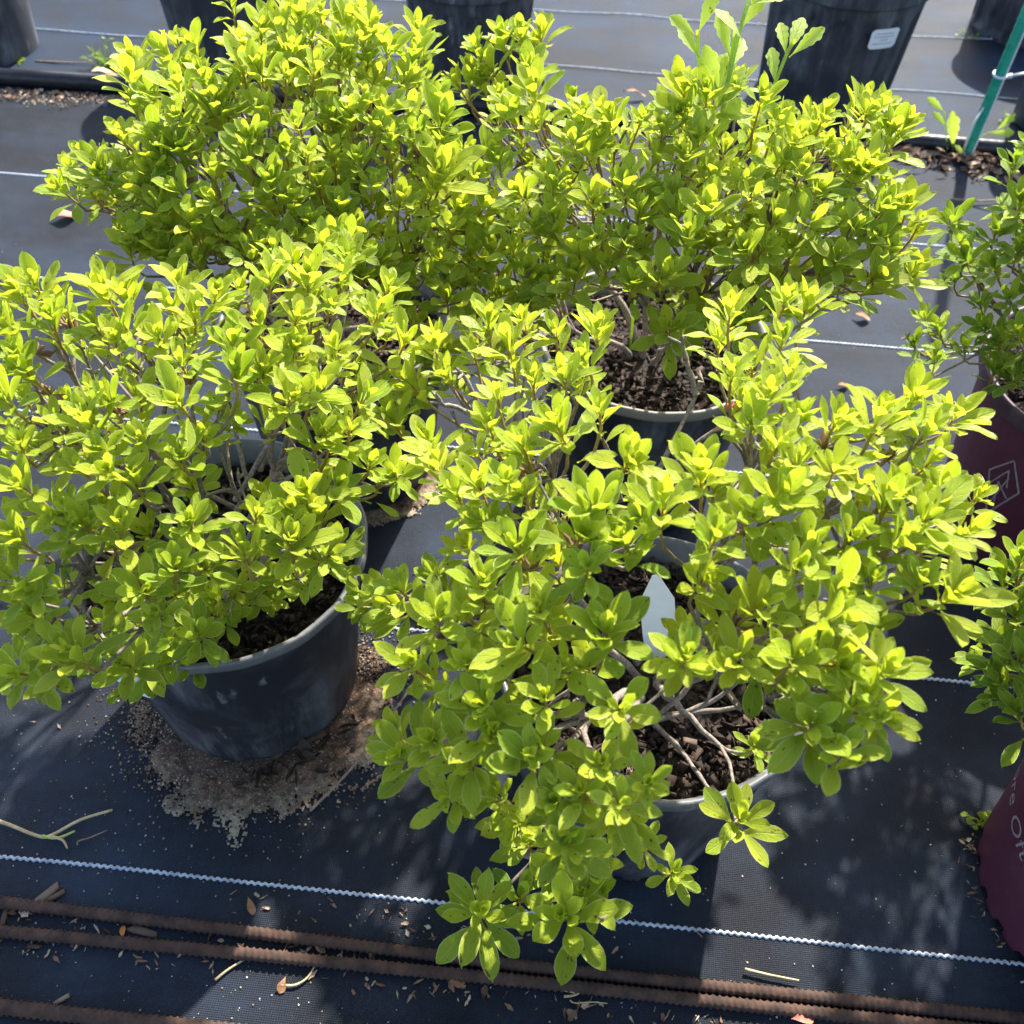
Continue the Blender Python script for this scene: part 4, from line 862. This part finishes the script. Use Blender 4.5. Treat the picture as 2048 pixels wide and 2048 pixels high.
# ------------------------------------------------------------------ countable bits lying about
def twig(label, px, rad, mat=M_TWIG, name='twig', forks=()):
    P = [at(*p[:2], p[2] if len(p) > 2 else .004) for p in px]; T = thing(name, label, 'twig', P[0], 'fallen twigs and straws')
    def smooth(Q):
        Q = np.array(Q); out = []
        for i in range(len(Q)-1):
            out.append(bez(Q[i], (Q[i+1]-Q[max(i-1, 0)])/6, Q[i+1], (Q[min(i+2, len(Q)-1)]-Q[i])/6, 5)[: None if i == len(Q)-2 else -1])
        return np.vstack(out)
    s = smooth(P); part('shaft', tube_mesh('shaft', s, np.linspace(rad, rad*.6, len(s)), 6), mat, T)
    for f, m2 in forks:
        s = smooth([at(*p[:2], p[2] if len(p) > 2 else .005) for p in f]); part('fork', tube_mesh('fork', s, np.linspace(rad*.8, rad*.45, len(s)), 6), m2, T)
M_GREENTWIG = simple('green_twig', (.32, .40, .08), (.48, .50, .16), 90, .6)
twig('forked dry tan stalk with a green side shoot at the left edge', [(-60, 1622), (20, 1650), (70, 1670), (100, 1672), (160, 1640), (225, 1620)], .0021, M_STRAW, 'dry_stalk', forks=[([(85, 1672), (115, 1676), (150, 1662)], M_GREENTWIG), ([(100, 1672), (125, 1680), (135, 1697)], M_STRAW)])
twig('small crooked twig right of the forked stalk', [(155, 1690), (157, 1682), (180, 1675), (215, 1660)], .0008, M_TWIG)
twig('long thin dead twig leaning from the sand towards the front azalea', [(620, 1622, .004), (700, 1540, .012), (760, 1460, .025), (822, 1376, .05)], .0017, M_TWIG)
twig('straight pale straw below the paired rods', [(430, 1960), (455, 1940), (490, 1918)], .0015, M_STRAW, 'straw')
twig('curved pale straw below the paired rods', [(562, 1970), (590, 1970), (615, 1955), (632, 1927)], .0013, M_STRAW, 'straw')
twig('pale straw lying on dark cloth right of the front azalea', [(1490, 1938), (1540, 1950), (1598, 1961)], .0014, M_STRAW, 'straw')
twig('short pale stick pair under the lower rod near the centre', [(1128, 1993), (1150, 1990), (1165, 1980)], .0014, M_STRAW, 'straw', forks=[([(1128, 1980), (1150, 1986)], M_STRAW)])
twig('thin crinkled straw below the rods near the centre', [(1140, 2000), (1150, 2006), (1185, 2004), (1215, 2007)], .0007, M_STRAW, 'straw')
twig('reddish stick lying on the rear cloth at the top left', [(70, 122, .014), (140, 125, .015), (240, 126, .015)], .0022, M_TWIG)
twig('thin stick in the mulch below the green stake', [(1905, 398, .006), (1960, 402, .006), (2010, 398, .006)], .0022, M_TWIG)
def dry_leaf(label, px, py, L, rot, mat, z=.002, name='dry_leaf', tilt=.15, wid=1.0, k=0):
    p = at(px, py, z); V, F, UV = leaf_shape(.30*wid, .45, .25, .3, .3, 1.0, .4); M = np.array(Matrix.Rotation(rot, 3, 'Z') @ Matrix.Rotation(tilt, 3, 'X'))
    V = (V*L) @ M.T; V[:, 2] -= V[:, 2].min(); V2 = V.copy(); V2[:, 2] += .0005; g = Geo(); g.add(V+p, F, .5, UV)
    single(name, mesh('dry_leaf', V+p, F, uvs=UV), mat, label, 'dry leaf', 'fallen leaves on the cloth')
dry_leaf('red fallen leaf alone on the grey cloth at the left', 105, 440, .040, R(-70), M_RED, wid=1.3)
dry_leaf('orange leaf scrap caught between the rods', 247, 1880, .013, R(20), M_ORANGE, wid=.8)
dry_leaf('tan leaf on the rear cloth under the feathery weed', 180, 152, .05, R(-80), M_STRAW, z=.016, wid=1.1)
dry_leaf('orange-brown leaf on the rear cloth under the feathery weed', 205, 158, .045, R(-100), M_ORANGE, z=.016)
dry_leaf('brown curled leaf below the white line, left of centre', 497, 1795, .018, R(-150), M_DRY, wid=.7)
dry_leaf('reddish leaf under the lower rod at the bottom centre', 1580, 2040, .022, R(-80), M_RED)
dry_leaf('brown rounded chip leaf under the lower rod below the front twigs', 895, 1962, .016, R(-90), M_DRY, wid=1.4)
dry_leaf('grey-brown leaf beside the curved straw', 572, 1955, .014, R(170), M_DRY)
dry_leaf('rust leaf on the cloth between the rear pots', 1245, 190, .05, R(-95), M_DRY, z=.016, wid=.5)
dry_leaf('tan leaf on the cloth right of the back azalea', 1705, 632, .028, R(-110), M_DRY)
dry_leaf('small brown leaf on the cloth below the back azalea', 1672, 772, .018, R(-90), M_DRY)
dry_leaf('pale shrivelled leaf inside the front azalea', 1075, 1130, .04, R(150), M_STRAW, z=.27, wid=1.1)
def bark(label, px, py, L, rot, mat=M_CHIP, z=.002, tone=.7):
    p = at(px, py, z); r2 = np.random.default_rng(int(px*3+py)); q = np.array([(-1, -1, 0), (1, -.8, 0), (1.1, .7, 0), (-.9, 1, 0), (-.9, -.8, 1), (.9, -.6, 1), (.8, .6, 1), (-.8, .8, 1)], float)*np.array([L*.5, L*.17, L*.07])*(1+r2.uniform(-.38, .3, (8, 3)))
    M = np.array(Matrix.Rotation(rot, 3, 'Z')); f = np.array([(0, 3, 2, 1), (4, 5, 6, 7), (0, 1, 5, 4), (1, 2, 6, 5), (2, 3, 7, 6), (3, 0, 4, 7)])
    single('bark_chip', mesh('bark_chip', q @ M.T+p, f, attrs={'tint': np.full(8, tone)}, smooth=False), mat, label, 'bark chip', 'bark chips on the cloth')
bark('long grey bark chip resting on the upper rod at the left', 93, 1790, .026, R(55), tone=.9)
bark('shorter grey bark chip beside the long one at the upper rod', 108, 1795, .018, R(40), tone=.8)
bark('brown bark chip between the rods at the left edge', 8, 1835, .020, R(100), tone=.7)
bark('flat bark chip tucked under the upper rod', 285, 1862, .026, R(-8), tone=.85)
bark('pale bark flake beside the lowest rod', 122, 2000, .014, R(40), tone=1.0)
bark('brown bark flake under the lower rod at the left', 68, 1893, .014, R(0), tone=.6)
bark('pale grey bark slab beside the foot of the front pot', 1075, 1712, .036, R(-10), tone=1.0)
bark('dark bark slab leaning beside the pale one at the front pot', 1100, 1700, .028, R(60), tone=.5)
bark('reddish bark slab against the foot of the scuffed pot', 610, 1478, .040, R(25), z=.012, tone=.7)
bark('dark red bark slab below it at the scuffed pot', 565, 1500, .030, R(60), z=.010, tone=.6)
# pink bud on the front azalea
g = Geo(); c = at(1458, 822, .47)
for k in range(6):
    d = unit(np.array([math.cos(k*1.05)*.45, math.sin(k*1.05)*.45, 1.0])); V, F = tube(np.array([c, c+d*.004, c+d*.008]), np.array([.0012, .0026, .0006]), 6, caps=False); g.add(V, F, np.full(len(V), .5))
single('flower_bud', g.mesh('flower_bud'), M_BUD, 'tiny pink bud on a bare grey twig of the front azalea', 'flower bud')
